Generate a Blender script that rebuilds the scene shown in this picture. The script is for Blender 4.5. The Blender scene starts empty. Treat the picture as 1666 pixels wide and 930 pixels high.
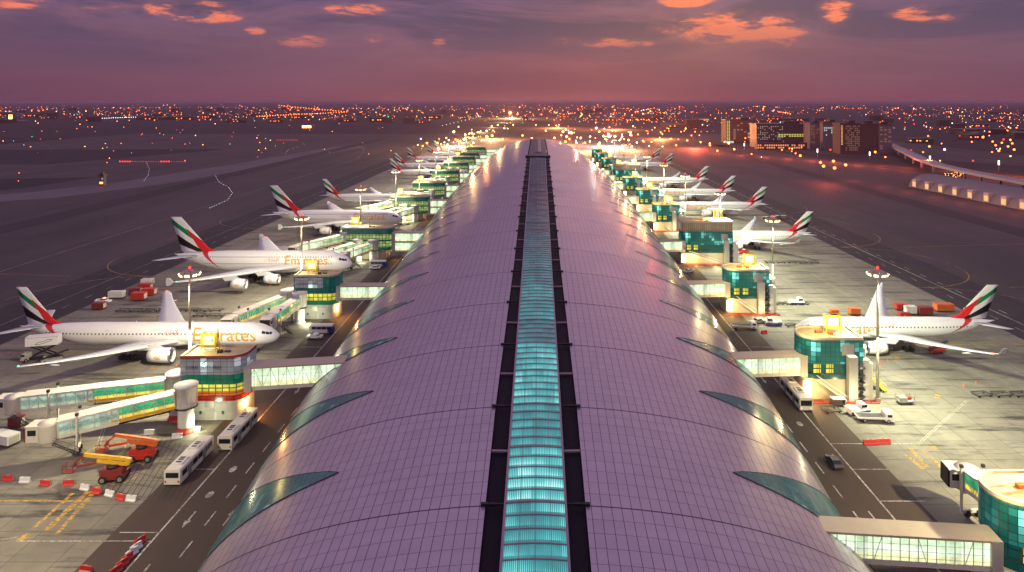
import bpy, bmesh, math, random
from mathutils import Vector, Matrix
random.seed(7)
scene = bpy.context.scene
COL = scene.collection
PI = math.pi
F = 1100.0; H = 71.5; VX = 876.0; VY = 165.0      # focal (px at 1666 wide), eye height, vanishing point
def at(x, y, z=0.0):
    """point at height z seen at photo pixel (x, y): used once to survey where things stand"""
    D = F*(H-z)/(y-VY)
    return ((x-VX)*D/F, D)

# ------------------------------------------------------------------ materials
MATS = {}
class NT:
    def __init__(s, nt): s.nt = nt; s.n = nt.nodes; s.l = nt.links
    def node(s, t, **kw):
        n = s.n.new(t)
        for k, v in kw.items(): setattr(n, k, v)
        return n
    def set(s, sock, v):
        if hasattr(v, 'links') or isinstance(v, bpy.types.NodeSocket): s.l.new(v, sock)
        else: sock.default_value = v
    def m(s, op, a, b=None, c=None, clamp=False):
        n = s.node('ShaderNodeMath', operation=op); n.use_clamp = clamp
        s.set(n.inputs[0], a)
        if b is not None: s.set(n.inputs[1], b)
        if c is not None: s.set(n.inputs[2], c)
        return n.outputs[0]
    def lt(s, a, b): return s.m('LESS_THAN', a, b)
    def gt(s, a, b): return s.m('GREATER_THAN', a, b)
    def mul(s, a, b): return s.m('MULTIPLY', a, b)
    def add(s, a, b): return s.m('ADD', a, b)
    def sub(s, a, b): return s.m('SUBTRACT', a, b)
    def mix(s, fac, a, b):
        n = s.node('ShaderNodeMix', data_type='RGBA')
        s.set(n.inputs[0], fac); s.set(n.inputs[6], a); s.set(n.inputs[7], b)
        return n.outputs[2]
    def ramp(s, v, stops):
        n = s.node('ShaderNodeValToRGB'); e = n.color_ramp.elements
        while len(e) < len(stops): e.new(0.5)
        for i, (p, c) in enumerate(stops):
            e[i].position = p; e[i].color = c if len(c) == 4 else (*c, 1)
        s.set(n.inputs[0], v); return n.outputs[0]
    def noise(s, vec, scale, detail=4, rough=.55, out=0, dist=0):
        n = s.node('ShaderNodeTexNoise'); n.inputs['Scale'].default_value = scale
        n.inputs['Detail'].default_value = detail; n.inputs['Roughness'].default_value = rough
        n.inputs['Distortion'].default_value = dist
        if vec is not None: s.l.new(vec, n.inputs['Vector'])
        return n.outputs[out]
    def sep(s, vec):
        n = s.node('ShaderNodeSeparateXYZ'); s.l.new(vec, n.inputs[0]); return n.outputs
    def comb(s, x, y, z=0.0):
        n = s.node('ShaderNodeCombineXYZ'); s.set(n.inputs[0], x); s.set(n.inputs[1], y); s.set(n.inputs[2], z)
        return n.outputs[0]
    def line(s, v, period, width):
        """1 near multiples of period"""
        f = s.m('FRACT', s.m('DIVIDE', v, period))
        d = s.m('ABSOLUTE', s.sub(f, 0.5))
        return s.gt(d, 0.5 - 0.5*width/period)
def c4(c): return (c[0], c[1], c[2], 1)
def newmat(name):
    m = bpy.data.materials.new(name); m.use_nodes = True
    t = NT(m.node_tree); b = t.n['Principled BSDF']
    MATS[name] = m
    return m, t, b
def mat(name, col, rough=.6, metal=0.0, var=.12, scale=1.5, emis=None, es=0.0, spec=.5, coat=0.0):
    m, t, b = newmat(name)
    tc = t.node('ShaderNodeTexCoord').outputs['Object']
    n = t.noise(tc, scale, 5, .6)
    k = t.m('MULTIPLY_ADD', n, 2*var, 1-var)
    hsv = t.node('ShaderNodeHueSaturation'); hsv.inputs['Color'].default_value = c4(col)
    t.l.new(k, hsv.inputs['Value']); t.l.new(hsv.outputs[0], b.inputs['Base Color'])
    r = t.m('MULTIPLY_ADD', n, .3, rough-.15, clamp=True); t.l.new(r, b.inputs['Roughness'])
    b.inputs['Metallic'].default_value = metal; b.inputs['Specular IOR Level'].default_value = spec
    if coat: b.inputs['Coat Weight'].default_value = coat
    if emis:
        b.inputs['Emission Color'].default_value = c4(emis); b.inputs['Emission Strength'].default_value = es
        m.cycles.emission_sampling = 'NONE' if es < 6 else 'AUTO'
    return m
def M(n): return MATS[n]

def build_materials():
    # paints and plain things
    mat('white_paint', (.8,.79,.77), .35, coat=.3, var=.05)
    mat('cream_paint', (.72,.69,.58), .5, var=.08)
    mat('white_panel', (.68,.68,.64), .55, var=.1)
    mat('beige_wall', (.52,.45,.32), .7, var=.14, scale=.5)
    mat('roof_deck', (.52,.43,.26), .8, var=.22, scale=.6)
    mat('parapet_red', (.42,.07,.04), .5)
    mat('parapet_cream', (.62,.55,.40), .6)
    mat('grey_steel', (.33,.33,.33), .45, .4)
    mat('grey_paint', (.42,.40,.36), .6)
    mat('dark_metal', (.03,.028,.03), .5, .3)
    mat('gunmetal', (.10,.10,.11), .4, .7)
    mat('rubber', (.015,.015,.015), .8)
    mat('red_paint', (.5,.03,.02), .4, coat=.3)
    mat('orange_paint', (.62,.13,.03), .5)
    mat('maroon_paint', (.22,.03,.03), .5)
    mat('yellow_paint', (.72,.42,.03), .5)
    mat('sign_yellow', (.80,.60,.04), .6, emis=(1,.72,.05), es=.03)
    mat('blue_paint', (.02,.04,.2), .35)
    mat('dark_window', (.015,.02,.025), .08, var=.0)
    mat('barrier_white', (.72,.74,.72), .55)
    mat('barrier_red', (.55,.04,.03), .5)
    mat('gold_lettering', (.72,.36,.05), .35, .25, var=.06)
    mat('red_lettering', (.45,.03,.03), .4)
    mat('sign_ink', (.01,.015,.02), .6)
    mat('intake_lip_metal', (.7,.7,.72), .2, 1.0)
    mat('fan_dark', (.03,.03,.035), .4, .6)
    mat('leading_edge', (.55,.56,.6), .3, .6)
    mat('wing_grey', (.62,.63,.66), .4, .1, var=.06)
    for nm_, cc_ in (('line_white', (.55,.53,.47)), ('line_yellow', (.58,.33,.035))):
        m, t, b = newmat(nm_)
        o_ = t.node('ShaderNodeNewGeometry').outputs['Position']
        w_ = t.noise(o_, 1.6, 6, .7); w2_ = t.noise(o_, .12, 3)
        wear = t.m('MULTIPLY', t.m('SUBTRACT', t.m('MULTIPLY_ADD', w2_, .5, w_), .68, clamp=True), 7, clamp=True)
        t.l.new(t.mix(t.mul(wear, .8), c4(cc_), (.11,.095,.07,1)), b.inputs['Base Color']); b.inputs['Roughness'].default_value = .7
    mat('rail_mauve', (.30,.22,.27), .4, .3)
    mat('gutter_black', (.010,.007,.014), .7, var=.3, spec=.15)
    mat('bracket_black', (.008,.008,.01), .6)
    mat('seam_dark', (.05,.035,.06), .5)
    mat('crate_dark', (.06,.055,.05), .7)
    mat('building_brown', (.09,.06,.055), .7, var=.2, scale=.05)
    mat('building_grey', (.16,.14,.16), .7, var=.2, scale=.05)
    mat('building_dark', (.06,.05,.07), .5, var=.3, scale=.05)
    mat('viaduct_concrete', (.40,.34,.36), .7)
    mat('mast_steel', (.5,.46,.38), .4, .5)
    # lit things
    mat('lamp_warm', (1,.9,.6), .5, emis=(1,.62,.22), es=9, var=0)
    mat('lamp_red', (1,.1,.05), .5, emis=(1,.03,.015), es=4, var=0)
    mat('lamp_white', (1,1,1), .5, emis=(.85,.9,1), es=3, var=0)
    mat('lamp_green', (.1,1,.5), .5, emis=(.03,.8,.35), es=3, var=0)
    mat('lamp_orange', (1,.5,.1), .5, emis=(1,.145,.02), es=9, var=0)
    mat('lamp_gold', (1,.8,.4), .5, emis=(1,.34,.07), es=10, var=0)
    for k in ('lamp_orange','lamp_gold','lamp_white','lamp_red','lamp_green','lamp_warm'): M(k).cycles.emission_sampling = 'NONE'
    mat('sign_lit', (.9,.95,.8), .5, emis=(.92,1,.72), es=.32, var=0)
    mat('wall_lamp', (1,.95,.8), .5, emis=(1,.86,.5), es=5, var=0)
    # grid glass of the gate buildings: UV in metres
    def gridglass(name, base, emis, es, pu, pv, lit=.3, mull=.12, mullcol=(.03,.05,.05), rough=.15, litcol=None, lit_es=0):
        m, t, b = newmat(name)
        uv = t.node('ShaderNodeTexCoord').outputs['UV']; s = t.sep(uv)
        ml = t.m('MAXIMUM', t.line(s[0], pu, mull), t.line(s[1], pv, mull))
        cell = t.comb(t.m('FLOOR', t.m('DIVIDE', s[0], pu)), t.m('FLOOR', t.m('DIVIDE', s[1], pv)))
        wn = t.node('ShaderNodeTexWhiteNoise', noise_dimensions='2D'); t.l.new(cell, wn.inputs['Vector'])
        r = wn.outputs['Value']
        ns = t.noise(uv, .55, 2)
        colr = t.mix(ml, t.mix(r, c4(base), c4([x*.6 for x in base])), c4(mullcol))
        t.l.new(colr, b.inputs['Base Color']); b.inputs['Roughness'].default_value = rough
        st = t.mul(t.m('MULTIPLY_ADD', r, .7, .45), t.m('MULTIPLY_ADD', ns, 1.2, .3))
        st = t.mul(st, es)
        ecol = c4(emis)
        if litcol:
            # a lamp behind the glass: soft blob spanning a few panes
            vo = t.noise(t.comb(t.mul(t.m('FLOOR', t.m('DIVIDE', s[0], pu)), .30*pu), t.mul(t.m('FLOOR', t.m('DIVIDE', s[1], pv)), .26*pv)), 1.0, 0)
            blob = t.m('MULTIPLY', t.m('SUBTRACT', vo, 1-lit, clamp=True), lit_es)
            ecol = t.mix(t.m('MINIMUM', blob, 1.0), c4(emis), c4(litcol))
            st = t.add(st, blob)
        st = t.mul(st, t.sub(1.0, t.mul(ml, .92)))
        t.set(b.inputs['Emission Color'], ecol); t.l.new(st, b.inputs['Emission Strength'])
        m.cycles.emission_sampling = 'NONE'
        return m
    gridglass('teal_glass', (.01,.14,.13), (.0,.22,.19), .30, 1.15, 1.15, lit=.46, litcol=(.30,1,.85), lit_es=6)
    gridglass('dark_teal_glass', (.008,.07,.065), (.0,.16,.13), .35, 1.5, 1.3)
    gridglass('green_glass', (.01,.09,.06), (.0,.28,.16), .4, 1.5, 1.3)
    gridglass('yellow_windows', (.3,.28,.05), (.88,.84,.10), 1.0, 1.5, 1.2, mull=.22, mullcol=(.01,.05,.04))
    gridglass('orange_windows', (.3,.1,.03), (1,.22,.03), .6, 1.5, 1.2)
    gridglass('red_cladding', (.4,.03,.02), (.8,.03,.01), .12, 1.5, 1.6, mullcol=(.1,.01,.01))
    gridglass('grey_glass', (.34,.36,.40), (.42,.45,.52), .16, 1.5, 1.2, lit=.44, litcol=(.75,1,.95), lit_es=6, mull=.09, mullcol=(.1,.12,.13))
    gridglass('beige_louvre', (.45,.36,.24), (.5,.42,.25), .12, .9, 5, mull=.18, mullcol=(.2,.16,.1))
    gridglass('white_tiles', (.60,.61,.55), (.5,.55,.4), .0, 2.3, 1.9, mull=.07, mullcol=(.35,.36,.32), rough=.5)
    gridglass('fin_glass', (.03,.11,.125), (.02,.20,.20), .12, 1.55, 1.35, mull=.09, lit=.36, litcol=(.7,1,.6), lit_es=1.6, rough=.2)
    gridglass('lime_windows', (.12,.16,.05), (.55,.74,.22), .75, 1.5, 1.2, mull=.26, mullcol=(.01,.05,.04))
    gridglass('skirt_glass', (.20,.24,.22), (.3,.4,.3), .05, 1.55, 2.7, mull=.08, mullcol=(.08,.08,.09), rough=.3)
    # tunnel glazing: lit interior seen behind glass
    def tunnelglass(name, top, mid, low, es):
        m, t, b = newmat(name)
        uv = t.node('ShaderNodeTexCoord').outputs['UV']; s = t.sep(uv)      # u metres along, v 0..1 up
        ns = t.noise(t.comb(t.mul(s[0], .6), t.mul(s[1], 3.0)), 1.2, 3)
        v = t.add(s[1], t.m('MULTIPLY_ADD', ns, .3, -.15))
        c = t.ramp(v, [(0, low), (.22, low), (.34, mid), (.62, mid), (.8, top), (1, top)])
        wn = t.node('ShaderNodeTexWhiteNoise', noise_dimensions='1D'); t.l.new(t.m('FLOOR', t.m('DIVIDE', s[0], 1.6)), wn.inputs['W'])
        t.l.new(c, b.inputs['Emission Color'])
        dk = t.mul(t.m('MULTIPLY_ADD', wn.outputs['Value'], .5, .7), t.m('MULTIPLY_ADD', ns, 1.1, .4))
        t.l.new(t.mul(dk, es), b.inputs['Emission Strength'])
        b.inputs['Base Color'].default_value = (.05,.08,.07,1); b.inputs['Roughness'].default_value = .12
        m.cycles.emission_sampling = 'NONE'
    tunnelglass('tunnel_glass_green', (.03,.42,.16), (.0,.30,.12), (1,.66,.08), 1.15)
    tunnelglass('tunnel_glass_pale', (.60,.78,.64), (.26,.46,.38), (.66,.72,.46), .7)
    tunnelglass('tunnel_glass_bright', (.66,.92,.55), (.80,.98,.70), (.86,.90,.45), 1.25)
    tunnelglass('tunnel_glass_lime', (.70,.90,.42), (.22,.60,.30), (.95,.85,.25), .85)
    # airliner skin
    def skin(name, L, finle, ztop, zc, R, decks, winx):
        m, t, b = newmat(name)
        o = t.node('ShaderNodeTexCoord').outputs['Object']; s = t.sep(o)
        aft = t.mul(s[0], -1.0)
        tt = t.m('DIVIDE', t.sub(ztop, s[2]), 2*R, clamp=True)       # 0 top .. 1 belly
        xr = t.m('SUBTRACT', finle+1.2, t.mul(t.m('POWER', tt, 1.35), 8.5))    # front edge of the swoosh
        xl = t.m('SUBTRACT', finle+3.9, t.mul(t.m('POWER', tt, 1.15), 11.4))
        red = t.mul(t.gt(aft, xr), t.lt(aft, xl))
        base = t.mix(red, (.80,.79,.77,1), (.62,.02,.02,1))
        win = None
        for zd in decks:
            w = t.mul(t.lt(t.m('ABSOLUTE', t.sub(s[2], zd)), .2), t.lt(t.m('FRACT', t.m('DIVIDE', aft, 1.05)), .42))
            w = t.mul(w, t.mul(t.gt(aft, winx[0]), t.lt(aft, winx[1])))
            win = w if win is None else t.m('MAXIMUM', win, w)
        base = t.mix(win, base, (.08,.09,.1,1))
        jn = t.line(aft, 5.3, .05)
        base = t.mix(t.mul(jn, .25), base, (.3,.3,.3,1))
        t.l.new(base, b.inputs['Base Color']); b.inputs['Roughness'].default_value = .33
        b.inputs['Coat Weight'].default_value = .35
    skin('skin_long_twin', 73.9, 63.4, 8.5, 5.4, 3.1, [6.15], (7, 66))
    skin('skin_double_decker', 72.7, 57.5, 10.5, 6.3, 4.2, [5.9, 8.5], (7, 60))
    skin('skin_short_twin', 58.8, 48.7, 8.1, 5.3, 2.82, [5.95], (6, 50))
    m, t, b = newmat('fin_flag')
    uv = t.node('ShaderNodeTexCoord').outputs['UV']; s = t.sep(uv); u, v = s[0], s[1]
    wob = t.mul(t.m('SINE', t.mul(u, 6.0)), .018)
    vv = t.add(v, wob)
    def band(lo0, lo1, hi0, hi1):
        return t.mul(t.gt(vv, t.m('MULTIPLY_ADD', u, lo1, lo0)), t.lt(vv, t.m('MULTIPLY_ADD', u, hi1, hi0)))
    green = t.mul(band(.17,.60,.50,.46), t.gt(u, .22))
    black = t.mul(band(-.24,.44,-.10,.60), t.gt(u, .30))
    red = t.mul(t.mul(t.lt(v, t.m('MULTIPLY_ADD', u, 1.26, .32)), t.lt(u, t.m('MULTIPLY_ADD', v, -.06, .36))), t.lt(v, t.m('MULTIPLY_ADD', u, .46, .52)))
    col = t.mix(green, (.80,.79,.77,1), (.0,.22,.07,1))
    col = t.mix(black, col, (.012,.012,.012,1))
    col = t.mix(red, col, (.62,.02,.02,1))
    t.l.new(col, b.inputs['Base Color']); b.inputs['Roughness'].default_value = .35
    # concourse roof: UV in metres (u across from the ridge, v along)
    m, t, b = newmat('roof_panels')
    uv = t.node('ShaderNodeTexCoord').outputs['UV']; s = t.sep(uv)
    ml = t.m('MAXIMUM', t.line(s[0], 1.55, .11), t.mul(t.line(s[1], 2.7, .13), .55))
    cell = t.comb(t.m('FLOOR', t.m('DIVIDE', s[0], 1.55)), t.m('FLOOR', t.m('DIVIDE', s[1], 2.7)))
    wn = t.node('ShaderNodeTexWhiteNoise', noise_dimensions='2D'); t.l.new(cell, wn.inputs['Vector'])
    ns = t.noise(uv, .06, 5, .6)
    fine = t.noise(uv, 2.2, 3, .7)
    stk = t.noise(t.comb(t.mul(s[0], .12), t.mul(s[1], 1.1)), .35, 4, .6)
    k = t.add(t.add(t.mul(wn.outputs['Value'], .16), t.mul(ns, .30)), t.mul(t.sub(stk, .5), .5))
    k = t.add(k, t.mul(fine, .07))
    base = t.mix(k, (.37,.31,.38,1), (.59,.50,.58,1))
    base = t.mix(t.mul(ml, .85), base, (.05,.03,.06,1))
    t.l.new(base, b.inputs['Base Color'])
    b.inputs['Metallic'].default_value = .55
    t.l.new(t.add(t.mul(ns, .20), t.m('MULTIPLY_ADD', wn.outputs['Value'], .03, .20)), b.inputs['Roughness'])
    bp = t.node('ShaderNodeBump'); bp.inputs['Strength'].default_value = .10; bp.inputs['Distance'].default_value = .02
    t.l.new(t.add(t.mul(t.sub(1.0, ml), 1.0), t.mul(fine, .02)), bp.inputs['Height']); t.l.new(bp.outputs[0], b.inputs['Normal'])
    # skylight glass: lit hall below, sky mirrored above (Fresnel)
    m, t, b = newmat('skylight_glass')
    uv = t.node('ShaderNodeTexCoord').outputs['UV']; s = t.sep(uv)
    st = t.m('SINE', t.mul(s[0], 2*PI/.24))
    strip = t.m('MULTIPLY_ADD', st, .26, .74)
    cell = t.comb(t.m('FLOOR', t.m('DIVIDE', s[1], 2.7)), t.m('FLOOR', t.m('DIVIDE', s[0], 1.9)))
    wn = t.node('ShaderNodeTexWhiteNoise', noise_dimensions='2D'); t.l.new(cell, wn.inputs['Vector'])
    bay = t.node('ShaderNodeTexWhiteNoise', noise_dimensions='1D'); t.l.new(t.m('FLOOR', t.m('DIVIDE', t.sub(s[1], 91.1), 13.5)), bay.inputs['W'])
    gr = t.m('FRACT', t.m('DIVIDE', s[1], 2.7))
    soft = t.noise(t.comb(t.mul(s[0], .12), t.mul(s[1], .06)), 1.4, 3)
    e = t.mul(strip, t.m('MULTIPLY_ADD', wn.outputs['Value'], .35, .70))
    e = t.mul(e, t.m('MULTIPLY_ADD', bay.outputs['Value'], .6, .5))
    e = t.mul(e, t.m('MULTIPLY_ADD', gr, -.55, 1.25))
    e = t.mul(e, t.m('MULTIPLY_ADD', soft, 1.6, .35))
    lw = t.node('ShaderNodeLayerWeight'); lw.inputs['Blend'].default_value = .5
    cosi = t.sub(1.0, lw.outputs['Facing'])
    ex = t.m('MULTIPLY', t.m('SUBTRACT', cosi, .16, clamp=True), 2.7)
    hot = t.ramp(t.mul(e, ex), [(0,(.02,.45,.48)), (.5,(.03,.66,.66)), (.9,(.22,.95,.88)), (1,(.6,1,.96))])
    t.l.new(hot, b.inputs['Emission Color']); t.l.new(t.mul(e, ex), b.inputs['Emission Strength'])
    b.inputs['Base Color'].default_value = (.07,.07,.09,1); b.inputs['Roughness'].default_value = .22
    m.cycles.emission_sampling = 'NONE'
    # ground surfaces, world coordinates
    def ground(name, c1, c2, joint=None, jw=.14, rough=.8, s1=.02, tyre=0):
        m, t, b = newmat(name)
        o = t.node('ShaderNodeNewGeometry').outputs['Position']; s = t.sep(o)
        n1 = t.noise(o, s1, 6, .6); n2 = t.noise(o, .35, 5, .65)
        n3 = t.noise(t.comb(t.mul(s[0], .9), t.mul(s[1], .05)), .25, 4)
        n4 = t.noise(t.comb(t.mul(s[0], .035), t.mul(s[1], .0045)), 1.0, 5, .6)
        n1 = t.m('MULTIPLY_ADD', t.sub(n4, .5), 1.3, n1)
        k = t.m('MULTIPLY_ADD', n1, .55, t.m('MULTIPLY_ADD', n2, .5, t.mul(t.sub(n3, .5), .3)))
        col = t.mix(t.m('MULTIPLY_ADD', t.sub(k, .5), 2.0, .5, clamp=True), c4(c1), c4(c2))
        if tyre:      # rubber and oil stains
            st = t.noise(t.comb(t.mul(s[0], .05), t.mul(s[1], .35)), .8, 5, .7)
            col = t.mix(t.m('MULTIPLY', t.m('SUBTRACT', st, .52, clamp=True), tyre*4, clamp=True), col, (.03,.028,.026,1))
        if joint:
            wnv = t.node('ShaderNodeTexWhiteNoise', noise_dimensions='2D')
            t.l.new(t.comb(t.m('FLOOR', t.m('DIVIDE', s[0], joint)), t.m('FLOOR', t.m('DIVIDE', s[1], joint))), wnv.inputs['Vector'])
            col = t.mix(t.mul(wnv.outputs['Value'], .22), col, (.08,.075,.07,1))
            j = t.m('MAXIMUM', t.line(s[0], joint, jw), t.line(s[1], joint, jw))
            col = t.mix(t.mul(j, .7), col, (.05,.045,.04,1))
        t.l.new(col, b.inputs['Base Color'])
        t.l.new(t.m('MULTIPLY_ADD', n2, .35, rough-.2, clamp=True), b.inputs['Roughness'])
        bp = t.node('ShaderNodeBump'); bp.inputs['Strength'].default_value = .3; bp.inputs['Distance'].default_value = .03
        t.l.new(n2, bp.inputs['Height']); t.l.new(bp.outputs[0], b.inputs['Normal'])
    ground('apron_concrete', (.105,.096,.074), (.28,.258,.205), joint=7.5, tyre=1.9)
    ground('road_asphalt', (.032,.022,.016), (.070,.047,.034), tyre=.3)
    ground('taxiway_asphalt', (.012,.008,.010), (.080,.055,.060), tyre=1.4, s1=.006, joint=30, jw=.35)
    ground('taxilane_dark', (.014,.010,.013), (.028,.020,.024), tyre=.3)
    ground('pale_concrete', (.085,.068,.08), (.16,.135,.155), joint=15, s1=.01)
    ground('desert_ground', (.012,.008,.012), (.05,.032,.042), s1=.0012, rough=.95)
    ground('dark_turf', (.012,.010,.014), (.03,.024,.03), s1=.004, rough=.95)

# ------------------------------------------------------------------ mesh builder
class MB:
    def __init__(s): s.v = []; s.f = []; s.m = []; s.uv = []; s.sm = []
    def face(s, pts, mi=0, uv=None, smooth=False):
        i = len(s.v); s.v += [tuple(p) for p in pts]; s.f.append(tuple(range(i, i+len(pts)))); s.m.append(mi)
        s.uv.append(uv); s.sm.append(smooth)
    def fidx(s, idx, mi=0, uv=None, smooth=False):
        s.f.append(tuple(idx)); s.m.append(mi); s.uv.append(uv); s.sm.append(smooth)
    def obox(s, c, ax, ay, az, mi=0):
        """box from centre and three half-axis vectors"""
        c = Vector(c); ax, ay, az = Vector(ax), Vector(ay), Vector(az)
        i = len(s.v)
        for sx, sy, sz in ((-1,-1,-1),(1,-1,-1),(1,1,-1),(-1,1,-1),(-1,-1,1),(1,-1,1),(1,1,1),(-1,1,1)):
            s.v.append(tuple(c+ax*sx+ay*sy+az*sz))
        lx, ly, lz = 2*ax.length, 2*ay.length, 2*az.length
        for idx, (a, b) in (((0,3,2,1),(lx,ly)), ((4,5,6,7),(lx,ly)), ((0,1,5,4),(lx,lz)), ((1,2,6,5),(ly,lz)), ((2,3,7,6),(lx,lz)), ((3,0,4,7),(ly,lz))):
            s.fidx([i+k for k in idx], mi, [(0,0),(a,0),(a,b),(0,b)])
    def box(s, c, d, mi=0, rz=0.0):
        cr, sr = math.cos(rz), math.sin(rz)
        s.obox(c, (cr*d[0]/2, sr*d[0]/2, 0), (-sr*d[1]/2, cr*d[1]/2, 0), (0,0,d[2]/2), mi)
    def bar(s, p, q, w, h=None, mi=0, up=(0,0,1)):
        p, q = Vector(p), Vector(q); h = h or w
        d = q-p
        if d.length < 1e-6: return
        dn = d.normalized(); u = Vector(up)
        if abs(dn.dot(u)) > .98: u = Vector((1,0,0))
        x = dn.cross(u).normalized(); z = x.cross(dn)
        s.obox((p+q)/2, d/2, x*w/2, z*h/2, mi)
    def tube(s, p, q, r0, r1=None, n=10, mi=0, caps=True, smooth=True):
        p, q = Vector(p), Vector(q); r1 = r0 if r1 is None else r1
        dn = (q-p).normalized(); u = Vector((0,0,1)) if abs(dn.z) < .95 else Vector((1,0,0))
        x = dn.cross(u).normalized(); y = dn.cross(x)
        i = len(s.v)
        for k in range(n):
            a = 2*PI*k/n; dv = x*math.cos(a)+y*math.sin(a)
            s.v.append(tuple(p+dv*r0)); s.v.append(tuple(q+dv*r1))
        for k in range(n):
            j = (k+1) % n
            s.fidx((i+2*k, i+2*k+1, i+2*j+1, i+2*j), mi, None, smooth)
        if caps:
            s.fidx([i+2*k for k in range(n)], mi); s.fidx([i+2*k+1 for k in reversed(range(n))], mi)
    def loft(s, rings, mi=0, closed=True, smooth=True, capa=False, capb=False, uvs=None):
        i = len(s.v); n = len(rings[0])
        for r in rings: s.v += [tuple(p) for p in r]
        for a in range(len(rings)-1):
            for k in range(n if closed else n-1):
                j = (k+1) % n
                uv = None
                if uvs: uv = [uvs[a][k], uvs[a][j], uvs[a+1][j], uvs[a+1][k]]
                s.fidx((i+a*n+k, i+a*n+j, i+(a+1)*n+j, i+(a+1)*n+k), mi, uv, smooth)
        if capa: s.fidx([i+k for k in reversed(range(n))], mi)
        if capb: s.fidx([i+(len(rings)-1)*n+k for k in range(n)], mi)
    def lathe(s, prof, o=(0,0,0), axis='z', n=20, mi=0, smooth=True):
        rings = []
        for r, h in prof:
            ring = []
            for k in range(n):
                a = 2*PI*k/n; c, sn = r*math.cos(a), r*math.sin(a)
                p = (c, sn, h) if axis == 'z' else (h, c, sn)
                ring.append((o[0]+p[0], o[1]+p[1], o[2]+p[2]))
            rings.append(ring)
        s.loft(rings, mi, True, smooth)
    def prism(s, poly, z0, z1, mi=0, top=None, topmi=None, smooth=False, cap=True):
        """vertical walls with UV in metres, counter-clockwise poly"""
        i = len(s.v); n = len(poly)
        for x, y in poly: s.v.append((x,y,z0)); s.v.append((x,y,z1))
        u = 0.0
        for k in range(n):
            j = (k+1) % n
            L = math.hypot(poly[j][0]-poly[k][0], poly[j][1]-poly[k][1])
            s.fidx((i+2*k, i+2*j, i+2*j+1, i+2*k+1), mi, [(u,z0),(u+L,z0),(u+L,z1),(u,z1)], smooth); u += L
        if cap:
            s.fidx([i+2*k+1 for k in range(n)], topmi if topmi is not None else mi)
            s.fidx([i+2*k for k in reversed(range(n))], mi)
    def build(s, name, mats, parent=None, recalc=True):
        me = bpy.data.meshes.new(name); me.from_pydata(s.v, [], s.f)
        if not isinstance(mats, (list, tuple)): mats = [mats]
        for m in mats: me.materials.append(M(m))
        me.polygons.foreach_set('material_index', s.m); me.polygons.foreach_set('use_smooth', s.sm)
        if any(u is not None for u in s.uv):
            uvl = me.uv_layers.new(name='UVMap'); li = 0; data = []
            for f, u in zip(s.f, s.uv):
                for k in range(len(f)): data += (u[k] if u else (0.0,0.0))
            uvl.data.foreach_set('uv', data)
        if recalc:
            bm = bmesh.new(); bm.from_mesh(me); bmesh.ops.recalc_face_normals(bm, faces=bm.faces); bm.to_mesh(me); bm.free()
        me.update()
        o = bpy.data.objects.new(name, me); COL.objects.link(o)
        if parent: o.parent = parent
        return o
def tag(o, label, cat, group=None):
    o['label'] = label; o['category'] = cat
    if group: o['group'] = group
    return o
def thing(name, label, cat, loc=(0,0,0), rz=0.0, group=None):
    o = bpy.data.objects.new(name, None); COL.objects.link(o); o.empty_display_size = .5
    o.location = loc if len(loc) == 3 else (loc[0], loc[1], 0); o.rotation_euler = (0,0,rz)
    return tag(o, label, cat, group)
def struct(o): o['kind'] = 'structure'; return o
def copy_tree(o, parent=None):
    c = o.copy(); COL.objects.link(c); c.parent = parent
    for ch in list(o.children): copy_tree(ch, c)
    return c
def again(proto, label, loc, rz=None, group=None):
    c = copy_tree(proto); c.location = loc if len(loc) == 3 else (loc[0], loc[1], 0)
    if rz is not None: c.rotation_euler = (0,0,rz)
    c['label'] = label
    if group: c['group'] = group
    return c
def lerp(a, b, t): return a+(b-a)*t
def interp(tab, x):
    if x <= tab[0][0]: return tab[0][1]
    for (x0, y0), (x1, y1) in zip(tab, tab[1:]):
        if x <= x1: return lerp(y0, y1, (x-x0)/(x1-x0))
    return tab[-1][1]
def text_mesh(txt, size, name, matname, fn=None, slices=None, bold=0.0, parent=None):
    """lettering as a mesh; fn maps flat (x, y) to a 3D point"""
    cu = bpy.data.curves.new(name+'_c', 'FONT'); cu.body = txt; cu.size = size; cu.offset = bold; cu.resolution_u = 3
    o = bpy.data.objects.new(name+'_t', cu); COL.objects.link(o)
    dg = bpy.context.evaluated_depsgraph_get(); dg.update()
    me = bpy.data.meshes.new_from_object(o.evaluated_get(dg))
    bpy.data.objects.remove(o); bpy.data.curves.remove(cu)
    bm = bmesh.new(); bm.from_mesh(me)
    if slices:
        for y in slices:
            g = bm.verts[:]+bm.edges[:]+bm.faces[:]
            bmesh.ops.bisect_plane(bm, geom=g, plane_co=(0,y,0), plane_no=(0,1,0))
    if fn:
        for v in bm.verts: v.co = fn(v.co.x, v.co.y)
    bm.to_mesh(me); bm.free(); me.materials.clear(); me.materials.append(M(matname))
    me.name = name
    r = bpy.data.objects.new(name, me); COL.objects.link(r)
    if parent: r.parent = parent
    return r
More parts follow.
